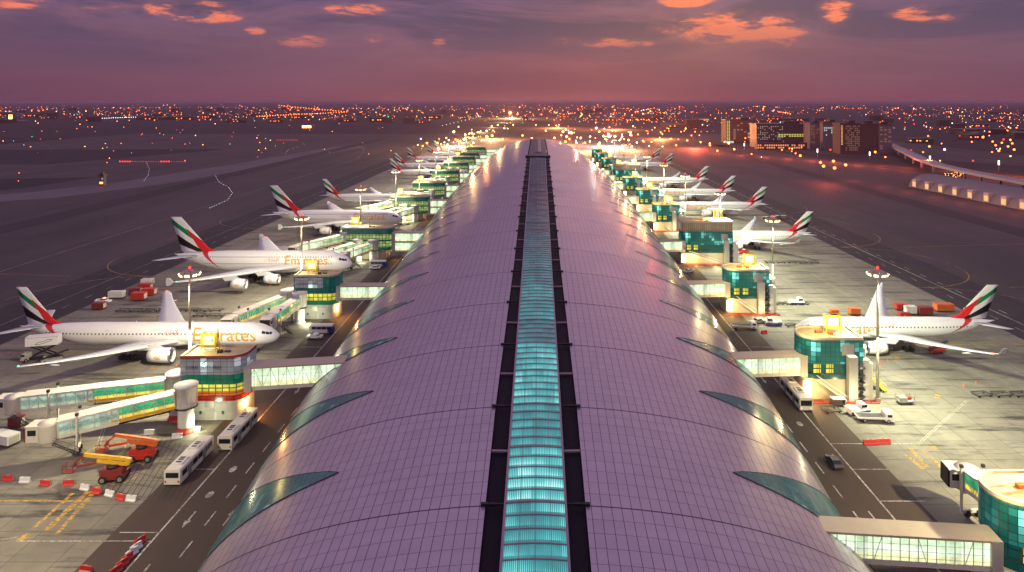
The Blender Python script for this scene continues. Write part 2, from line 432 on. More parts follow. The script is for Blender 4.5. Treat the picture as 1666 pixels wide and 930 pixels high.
# ------------------------------------------------------------------ setting: ground sheets
def sheet(name, x0, x1, y0, y1, z, m, nx=1, ny=1):
    b = MB()
    for i in range(nx):
        for j in range(ny):
            xa, xb = lerp(x0,x1,i/nx), lerp(x0,x1,(i+1)/nx); ya, yb = lerp(y0,y1,j/ny), lerp(y0,y1,(j+1)/ny)
            b.face([(xa,ya,z),(xb,ya,z),(xb,yb,z),(xa,yb,z)])
    return struct(b.build(name, m))
def strip_mb(b, pts, w, z, mi=0):
    """ribbon along a polyline on the ground"""
    n = len(pts); L = []; R = []
    for i, p in enumerate(pts):
        a = Vector(pts[max(i-1,0)]); c = Vector(pts[min(i+1,n-1)]); d = (c-a).normalized(); q = Vector((-d.y, d.x))*w/2
        p = Vector(p); L.append(p+q); R.append(p-q)
    for i in range(n-1):
        b.face([(R[i].x,R[i].y,z),(R[i+1].x,R[i+1].y,z),(L[i+1].x,L[i+1].y,z),(L[i].x,L[i].y,z)], mi)
def build_ground():
    sheet('ground', -40000, 40000, -8000, 60000, -0.35, 'desert_ground', 4, 4)
    sheet('taxiway', -900, 640, -200, 1500, -0.08, 'taxiway_asphalt')
    sheet('apron', -158, -70.6, -100, 985, 0.0, 'apron_concrete')
    sheet('apron', 68, 145.6, -100, 985, 0.0, 'apron_concrete')
    sheet('service_road', -70.6, 68, -100, 985, 0.0, 'road_asphalt')
    sheet('end_apron', -158, 145.6, 985, 1240, 0.0, 'pale_concrete')
    # dark taxilane strips beyond the stands
    sheet('taxilane', -186, -158, -100, 1400, -0.03, 'taxilane_dark')
    sheet('taxilane', 145.6, 172, -100, 1400, -0.03, 'taxilane_dark')
    b = MB(); strip_mb(b, [(250,-50),(262,300),(268,700),(285,1200)], 16, -0.03); struct(b.build('taxilane', 'taxilane_dark'))
    b = MB(); strip_mb(b, [(-300,-50),(-300,1300)], 20, -0.03); struct(b.build('taxilane', 'taxilane_dark'))
    # paler hardstanding and dark islands of turf between the taxiways
    b = MB(); strip_mb(b, [(-560,420),(-440,470),(-380,520),(-350,590),(-325,760),(-300,1080)], 50, -0.045); struct(b.build('taxiway_link', 'pale_concrete'))
    b = MB(); b.face([(-900,430,-.05),(-470,470,-.05),(-425,560,-.05),(-420,640,-.05),(-900,560,-.05)]); struct(b.build('turf_island', 'dark_turf'))
    b = MB(); b.face([(-900,760,-.05),(-560,770,-.05),(-470,1020,-.05),(-900,1000,-.05)]); struct(b.build('turf_island', 'dark_turf'))
    b = MB(); b.face([(360,770,-.05),(430,560,-.05),(640,470,-.05),(640,640,-.05),(470,840,-.05),(330,1050,-.05)]); struct(b.build('turf_island', 'dark_turf'))
    for nm, pp, w_ in (('a',[(1120,232),(1180,238),(1260,244),(1360,251),(1470,257),(1580,262),(1760,270)],26),('b',[(1390,284),(1440,290),(1500,303),(1580,318),(1666,336),(1800,368)],13),('c',[(905,196),(960,204),(1040,214),(1120,222),(1180,238)],24),('d',[(836,182),(826,190),(800,206),(760,222),(700,246)],20)):
        b = MB(); strip_mb(b, [at(*p) for p in pp], w_, -0.05 if nm in 'bd' else -.3+.3*(nm in 'ac')*0+.26); struct(b.build('perimeter_road', 'road_asphalt'))
    # kerb between the service road and the stands is painted, not raised; lines
    b = MB(); z = .012
    def ln(x0, y0, x1, y1, w=.28, mi=0): strip_mb(b, [(x0,y0),(x1,y1)], w, z, mi)
    for sx, xs in ((-1, 62.9), (1, 61.0)):
        ln(sx*xs, 20, sx*xs, 960, .3)
    for k in range(118):
        y = 58+8*k
        ln(-56.3, y, -56.3, y+4, .24); ln(54.9, y, 54.9, y+4, .24)
        if k < 60 and k % 2 == 0: ln(-49.8, y, -49.8, y+3.4, .2)
    for y in (112.2, 131.5, 197, 262): ln(-69.5, y, -62.9, y, .2); ln(61, y, 68, y, .2)
    for y, x in ((141.3,79), (121,69.5), (254,84), (215,84)): ln(61, y, x, y, .22)
    ln(-85, 110, -62.9, 110, .2); ln(-95, 108, -84, 111.5, .15)
    # painted arrows and symbols in the lanes
    def arrow(x, y, s, d=1):
        ln(x, y, x, y+d*2.6*s, .28)
        b.face([(x-.55,y+d*2.4*s,z),(x+.55,y+d*2.4*s,z),(x,y+d*4.2*s,z)])
    arrow(-53.2, 114, 1.2); arrow(-60.0, 104.5, 1.2, -1); arrow(-59.8, 118, 1.1, -1); arrow(-53.2, 150, 1.2)
    arrow(-59.6, 170, 1.2, -1); arrow(57.6, 118, 1.1, -1); arrow(57.8, 176, 1.1, -1); arrow(-53.4, 204, 1.1)
    for x, y in ((-59.4,131.5),(-59.8,123.0),(58,150)):
        for k in range(18):
            a0, a1 = 2*PI*k/18, 2*PI*(k+1)/18
            b.face([(x,y,z),(x+.62*math.cos(a1),y+1.1*math.sin(a1),z),(x+.62*math.cos(a0),y+1.1*math.sin(a0),z)])
    # stand lines, double white guide lines, taxi edge lines
    ln(78.6, 140.8, 102.3, 161.8, .09); ln(79.2, 140.8, 102.9, 161.8, .09)
    ln(-96, 150.5, -90, 138, .14); ln(-96.6, 150.5, -90.6, 138, .14)
    ln(155.4, -50, 155.4, 1250, .34); ln(-172, -50, -172, 1250, .2); ln(-226.5, -50, -226.5, 1250, .3)
    for k in range(60):
        ln(-165, 150+12*k, -165, 154+12*k, .22); ln(151, 150+12*k, 151, 154+12*k, .22); ln(158, 156+12*k, 158, 160+12*k, .3)
    # centre line paths curving into the stands (yellow)
    b2 = MB()
    def yl(pts, w=.3): strip_mb(b2, pts, w, .016)
    for y in (193, 277, 381, 463): yl([(-80,y),(-158,y)], .22)
    for y in (113.5, 199, 260, 332, 428, 492): yl([(78,y),(147,y)], .22)
    for y0, sx, x0 in ((193,-1,158),(277,-1,158),(381,-1,158),(199,1,147),(260,1,147),(332,1,147),(428,1,147)):
        for dr in (1, -1):
            pts = []
            for k in range(13):
                a = PI/2*k/12
                pts.append((sx*(x0+34*math.sin(a)*1.0+(0)), y0+dr*34*(1-math.cos(a))))
            yl(pts, .3)
    for y in (118.0, 193, 277): yl([(-192,y),(-300,y+12)], .3)
    for y in (199, 260, 332): yl([(181,y),(262,y+10)], .35)
    # worn yellow hatched blocks on the stands
    def block(x0, y0, x1, y1, w):
        n = 9
        for k in range(n):
            xa, ya, xb, yb = lerp(x0,x1,k/n), lerp(y0,y1,k/n), lerp(x0,x1,(k+.82)/n), lerp(y0,y1,(k+.82)/n)
            strip_mb(b2, [(xa,ya),(xb,yb)], w*(.75+.3*random.random()), .02)
    block(-85,123.5,-84.6,113,.8); block(-82.6,124,-82.1,112.5,1.2); block(-82,127.5,-79.6,111.6,.9)
    block(-84.8,110.3,-84.3,111.9,1.6); block(-66.5,92.5,-65.5,94,.8)
    for (xa,ya,xb,yb,w) in ((76.7,139.6,76.1,132,.9),(74.5,137,74.9,131.5,.9),(78.7,136,78.8,132,.9),(78.4,129.5,78.8,123,1.2),(79,138.6,79.1,137.4,1.0),(81.7,140.3,81.8,139,1.2),(86,132,86.4,125,1.0),(82.4,126.5,82.6,122,1.0)):
        block(xa, ya, xb, yb, w)
    block(122, 142, 124, 145, 1.4); block(-121,140,-119,142.5,1.3); block(-128,200,-126,202,1.2); block(99.5,188,101,190,1.2); block(96,163,97.5,165,1.2)
    # turning circles and the hatched no-go fan by the first left gate
    for cx, cy, r in ((-88.5,137.5,3.6),(-79.5,130,3.0)):
        pts = [(cx+r*math.cos(2*PI*k/30), cy+r*1.25*math.sin(2*PI*k/30)) for k in range(31)]
        yl(pts, .26)
    b3 = MB()
    for k in range(16):
        strip_mb(b3, [(-86+k*1.25,146-k*.5),(-80.5+k*1.1,124-k*.2)], .13, .024)
    for k in range(6): strip_mb(b3, [(-84.5,143-3.4*k),(-70.9,137-3.0*k)], .12, .026)
    yl([(-112,121.2),(-80,121.0)], .35); yl([(-140,121.4),(-112,121.2)], .35)
    struct(b.build('road_markings', 'line_white')); struct(b2.build('stand_markings', 'line_yellow')); struct(b3.build('stand_markings', 'taxilane_dark'))

# ------------------------------------------------------------------ the concourse
CX = -0.4
def _sm(tab, D): return sum(interp(tab, D+q)*w for q, w in ((-36,.1),(-18,.2),(0,.4),(18,.2),(36,.1)))
def zr(D):     return _sm([(0,13.9),(60,15.9),(120,18.4),(180,20.9),(230,22.7),(300,24.4),(390,25.6),(500,26),(700,25.8),(805,25.4),(843,24.8)], D)
def aw(D):     return _sm([(0,47),(60,48),(97,49.3),(121,51.9),(156,54.3),(213,56.2),(235,57.0),(297,58.3),(331,59.5),(430,62),(560,63),(620,62.2),(680,60.5),(780,56),(820,53.5),(843,52)], D)
def wsk(D):    return interp([(40,3.85),(79,3.95),(127,4.15),(210,4.3),(387,5.0),(522,5.8),(560,6.0),(843,7.0)], D)
def wgt(D):    return interp([(40,6.5),(79,6.6),(118,7.1),(209,7.1),(370,8.0),(550,8.8),(843,9.5)], D)
NS = 80
_tab = []
_L = 0.0; _p = None
for _i in range(NS*8+1):
    _f = PI/2*_i/(NS*8); _q = (56*math.sin(_f), 21*math.cos(_f))
    if _p: _L += math.hypot(_q[0]-_p[0], _q[1]-_p[1])
    _tab.append((_L, _f)); _p = _q
ARC = _L
def phi_of(s): return interp(_tab, s)
def arc_of(phi): return interp([(f, l) for l, f in _tab], phi)
def roofpt(D, phi, side=1, lift=0.0):
    a, b = aw(D), zr(D)
    s, c = math.sin(phi), math.cos(phi)
    nx, nz = s/a, c/b; k = math.hypot(nx, nz)
    return (CX+side*(a*s+lift*nx/k), D, b*c+lift*nz/k)
DS = [10+2.7*1.5*i for i in range(int((843-10)/4.05)+1)]+[843]
def build_concourse():
    root = thing('airport_concourse', 'very long purple metal vaulted airport concourse with a glowing teal skylight along its ridge', 'concourse', (0,0,0))
    seam0 = 91.1
    # roof shell
    b = MB()
    for side in (1, -1):
        rings = []; uvs = []
        for D in DS:
            s0 = arc_of(math.asin(wgt(D)/aw(D)))
            ring = []; u = []
            for k in range(49):
                s = lerp(s0, ARC, k/48)
                ring.append(roofpt(D, phi_of(s), side)); u.append(((s)*1.0+100, D-seam0+2700))
            rings.append(ring); uvs.append(u)
        b.loft(rings, 0, closed=False, smooth=True, uvs=uvs)
    o = b.build('roof_shell', 'roof_panels', root, recalc=False)
    # end walls
    b = MB()
    for D in (10.2, 842.8):
        b = MB()
        pts = [roofpt(D, phi_of(ARC*k/30), 1) for k in range(31)]
        pts += [roofpt(D, phi_of(ARC*k/30), -1) for k in range(30, -1, -1)]
        b.face(pts)
        b.build('end_wall', 'dark_teal_glass', root)
    # gutters either side of the skylight
    for side in (1, -1):
        b = MB(); rings = []
        for D in DS:
            g, w = wgt(D), wsk(D)
            zg = zr(D)*math.sqrt(1-(g/aw(D))**2)
            rings.append([(CX+side*g, D, zg+.02), (CX+side*(g-.15), D, zg-.55), (CX+side*(w+.35), D, zg-.55), (CX+side*(w+.1), D, zg+.35)])
        b.loft(rings, 0, closed=False, smooth=False)
        g = b.build('gutter', 'gutter_black', root)
        # rail between gutter and glass
        b = MB(); rings = []
        for D in DS:
            w = wsk(D); z = zr(D)
            rings.append([(CX+side*(w+.22), D, z-.35), (CX+side*(w+.22), D, z+.32), (CX+side*(w-.12), D, z+.32), (CX+side*(w-.12), D, z-.1)])
        b.loft(rings, 0, closed=False, smooth=False)
        b.build('skylight_rail', 'rail_mauve', root)
    def skz(D, x):
        w = wsk(D); return zr(D)+.18+.06*(1-(abs(x)/w))*1.0+.16*(1-(x/w)**2)
    b = MB(); rings = []; uvs = []
    dd = [d for d in DS if d <= 548]
    xs = [-1,-.75,-.5,-.25,0,.25,.5,.75,1]
    for D in dd:
        w = wsk(D)
        rings.append([(CX+x*w, D, skz(D, x*w)) for x in xs]); uvs.append([(x*3.95+50, D) for x in xs])
    b.loft(rings, 0, closed=False, smooth=False, uvs=uvs)
    sky = b.build('skylight', 'skylight_glass', root, recalc=False)
    b = MB()
    for x in (-.5, 0, .5):
        for D0, D1 in zip(dd, dd[1:]):
            b.bar((CX+x*wsk(D0), D0, skz(D0, x*wsk(D0))+.05), (CX+x*wsk(D1), D1, skz(D1, x*wsk(D1))+.05), .07, .12)
    for k in range(-30, 170):
        D = seam0+2.7*k
        if D > 546 or D < 12 or k % 5 == 0: continue
        w = wsk(D)
        for xa, xb in ((-1,-.5),(-.5,0),(0,.5),(.5,1)):
            b.bar((CX+xa*w, D, skz(D, xa*w)+.06), (CX+xb*w, D, skz(D, xb*w)+.06), .2, .16)
    b.build('glazing_bars', 'rail_mauve', sky)
    # purple cross beams at the ribs, ribs as dark joints with brackets at the gutter
    n = 0
    for k in range(-3, 28):
        D = seam0+27*k
        for half in (0, 1):
            Dc = D+13.5*half
            if Dc < 14 or Dc > 545: continue
            w, g = wsk(Dc), wgt(Dc); b = MB()
            for xa, xb in ((-1,-.5),(-.5,0),(0,.5),(.5,1)):
                b.bar((CX+xa*w, Dc, skz(Dc, xa*w)+.1), (CX+xb*w, Dc, skz(Dc, xb*w)+.1), .42, .22)
            if half:
                zg = zr(Dc)*math.sqrt(1-(g/aw(Dc))**2)
                for sx in (-1, 1): b.bar((CX+sx*(w+.2), Dc, zg-.2), (CX+sx*(g-.1), Dc, zg-.15), .5, .25)
            b.build('cross_beam', 'rail_mauve', sky)
        if D < 14 or D > 838: continue
        for side in (1, -1):
            b = MB(); s0 = arc_of(math.asin(wgt(D)/aw(D)))
            rw = .07 if D < 230 else .045
            ra = [roofpt(D-rw, phi_of(lerp(s0, ARC, q/40)), side, .02) for q in range(41)]; rb = [roofpt(D-rw, phi_of(lerp(s0, ARC, q/40)), side, .035) for q in range(41)]
            rc = [roofpt(D+rw, phi_of(lerp(s0, ARC, q/40)), side, .035) for q in range(41)]; rd_ = [roofpt(D+rw, phi_of(lerp(s0, ARC, q/40)), side, .02) for q in range(41)]
            b.loft([ra, rb, rc, rd_], 0, closed=False, smooth=False)
            rib = b.build('roof_rib', 'seam_dark' if D < 190 else 'rail_mauve', root)
            if D < 545:
                b = MB(); g = wgt(D); zg = zr(D)
                b.box((CX+side*(g+.15), D, zg+.05), (.9,.5,.35)); b.bar((CX+side*(g+.2), D, zg-.02), (CX+side*(wsk(D)+.2), D, zg+.05), .22, .25)
                b.box((CX+side*(g-1.0), D+.1, zg-.05), (.9,.35,.4))
                b.build('bracket', 'bracket_black', rib)
    # leaf shaped glazed fins down both flanks
    k = 0
    while True:
        Dt = 104.5+27.3*(k-2); k += 1
        if Dt > 815: break
        for side in (1, -1):
            b = MB(); rings = []; uvs = []
            p0 = math.asin(.605)
            for i in range(25):
                t = i/24; ph = lerp(p0, PI/2-.005, t)
                hw = (9.0 if Dt < 130 else 8.0 if Dt < 200 else 6.6)*t**.8
                ring = []; uv = []
                for j in range(9):
                    q = -1+2*j/8
                    Dq = Dt+q*hw+2.2*math.sin(t*PI)*(.55 if q > 0 else .25)*1.0
                    Dq = min(max(Dq, 12), 841)
                    ring.append(roofpt(Dq, ph, side, .10)); uv.append((Dq, t*45))
                rings.append(ring); uvs.append(uv)
            b.loft(rings, 0, closed=False, smooth=True, uvs=uvs)
            fin = b.build('glazed_fin', 'fin_glass', root, recalc=False)
            b = MB()
            for j in (0, 8):
                for i in range(24):
                    b.bar(rings[i][j], rings[i+1][j], .10 if Dt < 180 else .05, .12 if Dt < 180 else .04)
            b.build('fin_edge', 'seam_dark', fin)
    # pale glass skirt along the foot of the vault
    for side in (1, -1):
        b = MB(); rings = []; uvs = []
        for D in DS:
            ring = []; u = []
            for j in range(7):
                ph = math.radians(lerp(71.5, 89, j/6)); ring.append(roofpt(D, ph, side, .05)); u.append((arc_of(ph)+100, D))
            rings.append(ring); uvs.append(u)
        b.loft(rings, 0, closed=False, smooth=True, uvs=uvs); b.build('glass_skirt', 'skirt_glass', root, recalc=False)
    # dark hood over the far end of the ridge, with its gantry
    b = MB(); rings = []
    for D, ww, zz in ((549,.55,.4),(556,.95,1.2),(575,.98,1.6),(700,.98,1.4),(820,.95,1.0),(842,.6,.4)):
        w = wgt(D)*ww*.92
        z = zr(D)
        rings.append([(CX-w, D, z-1.2), (CX-w*.95, D, z+zz*.6), (CX-w*.5, D, z+zz), (CX+w*.5, D, z+zz), (CX+w*.95, D, z+zz*.6), (CX+w, D, z-1.2)])
    b.loft(rings, 0, closed=False, smooth=False, capa=True, capb=True)
    b.build('ridge_hood', 'building_dark', root)
    b = MB(); rings = []
    for D in (585, 640, 700, 800):
        w = 3.2; z = zr(D)+1.75
        rings.append([(CX-w, D, z), (CX, D, z+.5), (CX+w, D, z)])
    b.loft(rings, 0, closed=False, smooth=False)
    b.build('hood_rooflight', 'gunmetal', root)
    b = MB(); z = zr(551)
    b.box((CX,549,z+1.0), (19.5,1.6,.9)); b.box((CX,546.5,z+.5), (18.5,.8,.7))
    for sx in (-1, 1): b.box((CX+sx*9.3,549,z+.8), (1.6,2.2,2.4))
    b.build('gantry', 'bracket_black', root)
    return root

# ------------------------------------------------------------------ tunnels and bridges
def basis(p, q):
    p, q = Vector(p), Vector(q); d = q-p; L = d.length; x = d.normalized()
    y = Vector((0,0,1)).cross(x).normalized(); z = x.cross(y)
    return p, x, y, z, L
def tunnel(parent, name, p, q, w, h, glass, shell, floor='cream_paint', bay=1.7, lattice='cream_paint', roofover=.15, storeys=1, fine=True, sill=.18, grid=False):
    """box tunnel between floor-level points p and q with glazed latticed sides; glazing and lattice are its sub-parts"""
    o, x, y, z, L = basis(p, q)
    def P(a, b_, c): return o+x*a+y*b_+z*c
    b = MB()
    hh = h/storeys
    for s in range(storeys+1):
        last = s == storeys; th = .32 if last else .3
        ov = roofover if last else 0.0
        b.obox(P(L/2, 0, s*hh if not last else h), x*(L/2+ov), y*(w/2+ov), z*th/2, 0 if last else 1)
    for e in (0, L): b.obox(P(e, 0, h/2), x*.14, y*(w/2-.02), z*(h/2-.18), 1)
    body = b.build(name, [shell, floor], parent)
    n = max(2, round(L/bay))
    for s in range(storeys):
        z0 = s*hh+sill+hh*.10; z1 = (s+1)*hh-.2
        for sy in (-1, 1):
            b = MB()
            yy = sy*(w/2-.14)
            b.face([P(.1,yy,z0), P(L-.1,yy,z0), P(L-.1,yy,z1), P(.1,yy,z1)], 0, [(0,0),(L,0),(L,1),(0,1)])
            b.obox(P(L/2, sy*(w/2-.12), (s*hh+.15+z0)/2), x*(L/2-.16), y*.1, z*((z0-s*hh-.15)/2), 1)
            b.build('glazing', [glass, floor], body)
    for s in range(storeys):
        z0 = s*hh+.16; z1 = (s+1)*hh-.16
        for sy in (-1, 1):
            b = MB()
            yy = sy*(w/2-.03)
            for k in range(n+1):
                a = L*k/n
                b.bar(P(a,yy,z0), P(a,yy,z1), .12, .1)
                if k < n and fine and (not grid or k % 5 == 2):
                    a2 = L*(k+1)/n
                    if k % 2: b.bar(P(a,yy,z0), P(a2,yy,z1), .09, .08)
                    else: b.bar(P(a,yy,z1), P(a2,yy,z0), .09, .08)
            b.bar(P(0,yy,z1-.02), P(L,yy,z1-.02), .1, .12)
            for q_ in ((.25,.5,.75) if grid else (.62,)): b.bar(P(0,yy,lerp(z0,z1,q_)), P(L,yy,lerp(z0,z1,q_)), .05, .05)
            b.build('lattice', lattice, body)
    return body
def jet_bridge(label, p0, p1, z0=5.2, z1=4.4, group='boarding bridges reaching from the gate buildings', colours=('tunnel_glass_green','tunnel_glass_pale'), frac=.5, cabrot=None, shell='cream_paint', red=True, scale=1.0, stairs=True):
    """p0 rotunda centre, p1 cab centre (ground x, y)"""
    t = thing('jet_bridge', label, 'boarding bridge', (p0[0], p0[1], 0), 0, group)
    d = Vector((p1[0]-p0[0], p1[1]-p0[1])); L = d.length; ux, uy = d.x/L, d.y/L
    b = MB(); b.lathe([(.01,z0-.4),(2.15,z0-.4),(2.25,z0),(2.25,z0+3.9),(2.45,z0+3.95),(2.45,z0+4.25),(.01,z0+4.5)], n=24)
    for k in range(8):
        a = 2*PI*k/8; b.bar((2.28*math.cos(a),2.28*math.sin(a),z0-.3), (2.28*math.cos(a),2.28*math.sin(a),z0+3.9), .1, .1)
    b.build('rotunda', 'white_panel', t)
    b = MB(); b.lathe([(2.0,z0-.62),(2.35,z0-.6),(2.35,z0-.4),(2.0,z0-.38)], n=24); b.build('rotunda_ring', 'dark_metal', t)
    b = MB(); b.lathe([(1.65,1.3),(1.65,z0-.6)], n=20)
    col = b.build('column', 'white_panel', t)
    b = MB(); b.lathe([(1.9,0),(1.9,.35),(1.68,.4),(1.68,1.3)], n=20); b.build('column_base', 'barrier_red' if red else 'grey_paint', col)
    a0, a1 = 2.0, L-5.2
    am = lerp(a0, a1, frac)
    def G(a, z): return (ux*a, uy*a, z)
    zf = lambda a: lerp(z0, z1, a/L)
    tunnel(t, 'inner_tunnel', G(a0, zf(a0)+.1), G(am+1.2, zf(am)+.1), 2.9, 2.9, colours[0], shell, bay=1.9, floor='yellow_paint' if red else 'cream_paint')
    tunnel(t, 'outer_tunnel', G(am, zf(am)-.25), G(a1, zf(a1)-.25), 3.1, 3.2, colours[1], shell, bay=1.9)
    # under-slung cable tray
    b = MB(); b.bar(G(a0+1, zf(a0)-.9), G(am+2, zf(am)-1.0), .35, .25)
    for k in range(5):
        a = lerp(a0+1, am+1.5, k/4); b.bar(G(a, zf(a)-.9), G(a, zf(a)-.05), .08, .08)
    b.build('cable_tray', 'gunmetal', t)
    # cab
    cx, cy = ux*(L-3.4), uy*(L-3.4)
    b = MB(); b.lathe([(.01,z1-.5),(1.9,z1-.5),(2.0,z1-.3),(2.0,z1+2.8),(2.05,z1+3.0),(.01,z1+3.2)], o=(cx,cy,0), n=22)
    b.build('cab_drum', shell, t)
    cr = cabrot if cabrot is not None else math.atan2(uy, ux)
    kx, ky = math.cos(cr), math.sin(cr)
    b = MB()
    c = Vector((ux*(L-3.0)+kx*1.9, uy*(L-3.0)+ky*1.9, z1+1.35))
    X = Vector((kx,ky,0)); Y = Vector((-ky,kx,0)); Z = Vector((0,0,1))
    b.obox(c, X*1.15, Y*1.5, Z*1.5); b.obox(c+Z*1.58, X*1.3, Y*1.62, Z*.08)
    cab = b.build('cab', shell, t)
    for s in (-1, 1):
        b = MB(); b.obox(c+Y*s*1.51+Z*.35, X*.8, Y*.02, Z*.55); b.build('cab_window', 'dark_window', cab)
    b = MB()
    for k in range(2): b.obox(c+X*(1.22+.17*k), X*.07, Y*(1.5-.05*k), Z*(1.45-.06*k))
    b.build('bellows', 'maroon_paint' if red else 'dark_metal', cab)
    # drive column
    ad = L*.70; zz = zf(ad); nx_, ny_ = -uy, ux
    b = MB()
    for s in (-1, 1):
        b.bar((ux*ad+nx_*s*1.9, uy*ad+ny_*s*1.9, .9), (ux*ad+nx_*s*1.9, uy*ad+ny_*s*1.9, zz+3.6), .34, .34)
        b.box((ux*ad+nx_*s*1.9, uy*ad+ny_*s*1.9, zz+3.8), (.5,.5,.5), 1)
    b.bar((ux*ad+nx_*2.0, uy*ad+ny_*2.0, zz-.6), (ux*ad-nx_*2.0, uy*ad-ny_*2.0, zz-.6), .4, .5)
    b.bar((ux*ad+nx_*2.0, uy*ad+ny_*2.0, 1.0), (ux*ad-nx_*2.0, uy*ad-ny_*2.0, 1.0), .5, .5)
    dc = b.build('drive_column', ['cream_paint','dark_metal'], t)
    for s in (-1, 1):
        q = Vector((ux*ad+nx_*s*.9, uy*ad+ny_*s*.9, .62)); ax = Vector((nx_,ny_,0))
        b = MB(); b.tube(q-ax*.28, q+ax*.28, .62, n=16); b.build('wheel', 'rubber', dc)
    if stairs:
        b = MB(); sx, sy = ux*(L-4.5)+nx_*3.0, uy*(L-4.5)+ny_*3.0
        for k in range(12):
            f = k/11; b.box((lerp(sx, sx-ux*5.5, f), lerp(sy, sy-uy*5.5, f), lerp(z1-.2, .2, f)), (.35,.9,.06), 0, math.atan2(uy,ux))
        for s in (-1, 1):
            o2 = Vector((nx_*s*.48, ny_*s*.48, 0))
            b.bar(Vector((sx,sy,z1-.2))+o2, Vector((sx-ux*5.5,sy-uy*5.5,.15))+o2, .06, .18)
            b.bar(Vector((sx,sy,z1+.8))+o2, Vector((sx-ux*5.5,sy-uy*5.5,1.15))+o2, .05, .05)
        b.build('service_stair', 'gunmetal', t)
    return t
def link_bridge(label, side, yb, yt, xt, z, w=4.4, h=4.6, storeys=1, glass='tunnel_glass_bright', roofm='beige_wall'):
    D = (yb+yt)/2; xe = side*aw(D)*.86+CX
    for f in (.95,.93,.91,.89,.87,.85,.83,.8,.77,.74):      # meet the roof shell just under its skin
        if zr(D)*math.sqrt(1-f*f) > z+h+.4: xe = side*aw(D)*f+CX; break
    t = thing('link_bridge', label, 'walkway bridge', (xe, yb, 0), 0, 'glazed walkways joining the concourse to its gate buildings')
    tunnel(t, 'walkway', (0,0,z), (xt-xe, yt-yb, z), w, h, glass, roofm, bay=1.25 if h < 4.3 and w < 4 else 1.7, storeys=storeys, lattice='white_panel', grid=h < 4.3 and w < 4)
    b = MB(); x = (xt-xe)*.97; y = (yt-yb)*.97
    b.box((x, y, z+h/2-.1), (1.6, w+.5, h+.5)); b.build('end_collar', 'grey_paint', t)
    return t

# ------------------------------------------------------------------ gate buildings
def dshape(x0, x1, y0, y1, r, corners, n=8):
    """rectangle with rounded corners; corners subset of 'ne nw se sw' (s = towards the camera)"""
    pts = []
    def arc(cx, cy, a0):
        for k in range(n+1):
            a = a0+PI/2*k/n; pts.append((cx+r*math.cos(a), cy+r*math.sin(a)))
    arc(x0+r, y0+r, PI) if 'sw' in corners else pts.append((x0,y0))
    arc(x1-r, y0+r, 1.5*PI) if 'se' in corners else pts.append((x1,y0))
    arc(x1-r, y1-r, 0) if 'ne' in corners else pts.append((x1,y1))
    arc(x0+r, y1-r, PI/2) if 'nw' in corners else pts.append((x0,y1))
    return pts
def inset(poly, d):
    cx = sum(p[0] for p in poly)/len(poly); cy = sum(p[1] for p in poly)/len(poly)
    out = []
    for x, y in poly:
        L = math.hypot(x-cx, y-cy); out.append((x-(x-cx)/L*d, y-(y-cy)/L*d))
    return out
def roof_top(t, poly, z, edge, ph=.55, deck='roof_deck'):
    b = MB(); b.prism(inset(poly, .3), z, z+.06); b.build('roof_deck', deck, t)
    b = MB(); pi_ = inset(poly, .45); n = len(poly)
    for k in range(n):
        j = (k+1) % n
        a, c, d, e = poly[k], poly[j], pi_[j], pi_[k]
        b.face([(*a,z+ph),(*c,z+ph),(*d,z+ph),(*e,z+ph)], 1)
        b.face([(*a,z-.25),(*c,z-.25),(*c,z+ph),(*a,z+ph)], 0); b.face([(*e,z+.07),(*d,z+.07),(*d,z+ph),(*e,z+ph)], 1)
    b.build('parapet', [edge,'parapet_cream'], t)
def rooftop_sign(t, x, y, z, txt=None, s=.74, faces=-1):
    """yellow framed stand carrying a lit board, seen from the aircraft stands"""
    b = MB(); w, hgt = 4.4*s, 3.6*s
    for sx in (-1, 1):
        for sy in (-1, 1): b.bar((x+sx*w/2, y+sy*.9, z), (x+sx*w/2, y+sy*.9, z+1.5+hgt), .14, .14)
        b.bar((x+sx*w/2, y-.9, z), (x+sx*w/2, y+.9, z+1.4+hgt), .1, .1)
    for zz in (1.2, 1.5+hgt):
        for sy in (-1, 1): b.bar((x-w/2, y+sy*.9, z+zz), (x+w/2, y+sy*.9, z+zz), .16, .2)
        for sx in (-1, 1): b.bar((x+sx*w/2, y-.9, z+zz), (x+sx*w/2, y+.9, z+zz), .14, .16)
    b.box((x, y-.55, z+1.4+hgt/2), (w-.1, .3, hgt-.2))
    # ladder and rails beside it
    b.bar((x+w/2+1.1, y-.4, z), (x+w/2+.1, y, z+3.0*s), .1, .1); b.bar((x+w/2+1.5, y-.2, z), (x+w/2+.3, y+.2, z+3.2*s), .1, .1)
    for k in range(5): b.bar((x+w/2+1.1-.2*k, y-.4+.08*k, z+.5*k+.2), (x+w/2+1.5-.24*k, y-.2+.08*k, z+.5*k+.2), .08, .08)
    f = b.build('sign_frame', 'sign_yellow', t)
    b = MB(); b.box((x, y-.74, z+1.4+hgt/2), (w*.74, .1, hgt*.72)); b.build('sign_board', 'sign_lit', f)
    if txt:
        text_mesh(txt, 1.75*s, 'gate_number', 'sign_ink', lambda a, c: Vector((x-1.45*s+a, y-.80, z+.9+hgt/2+c)), parent=f)
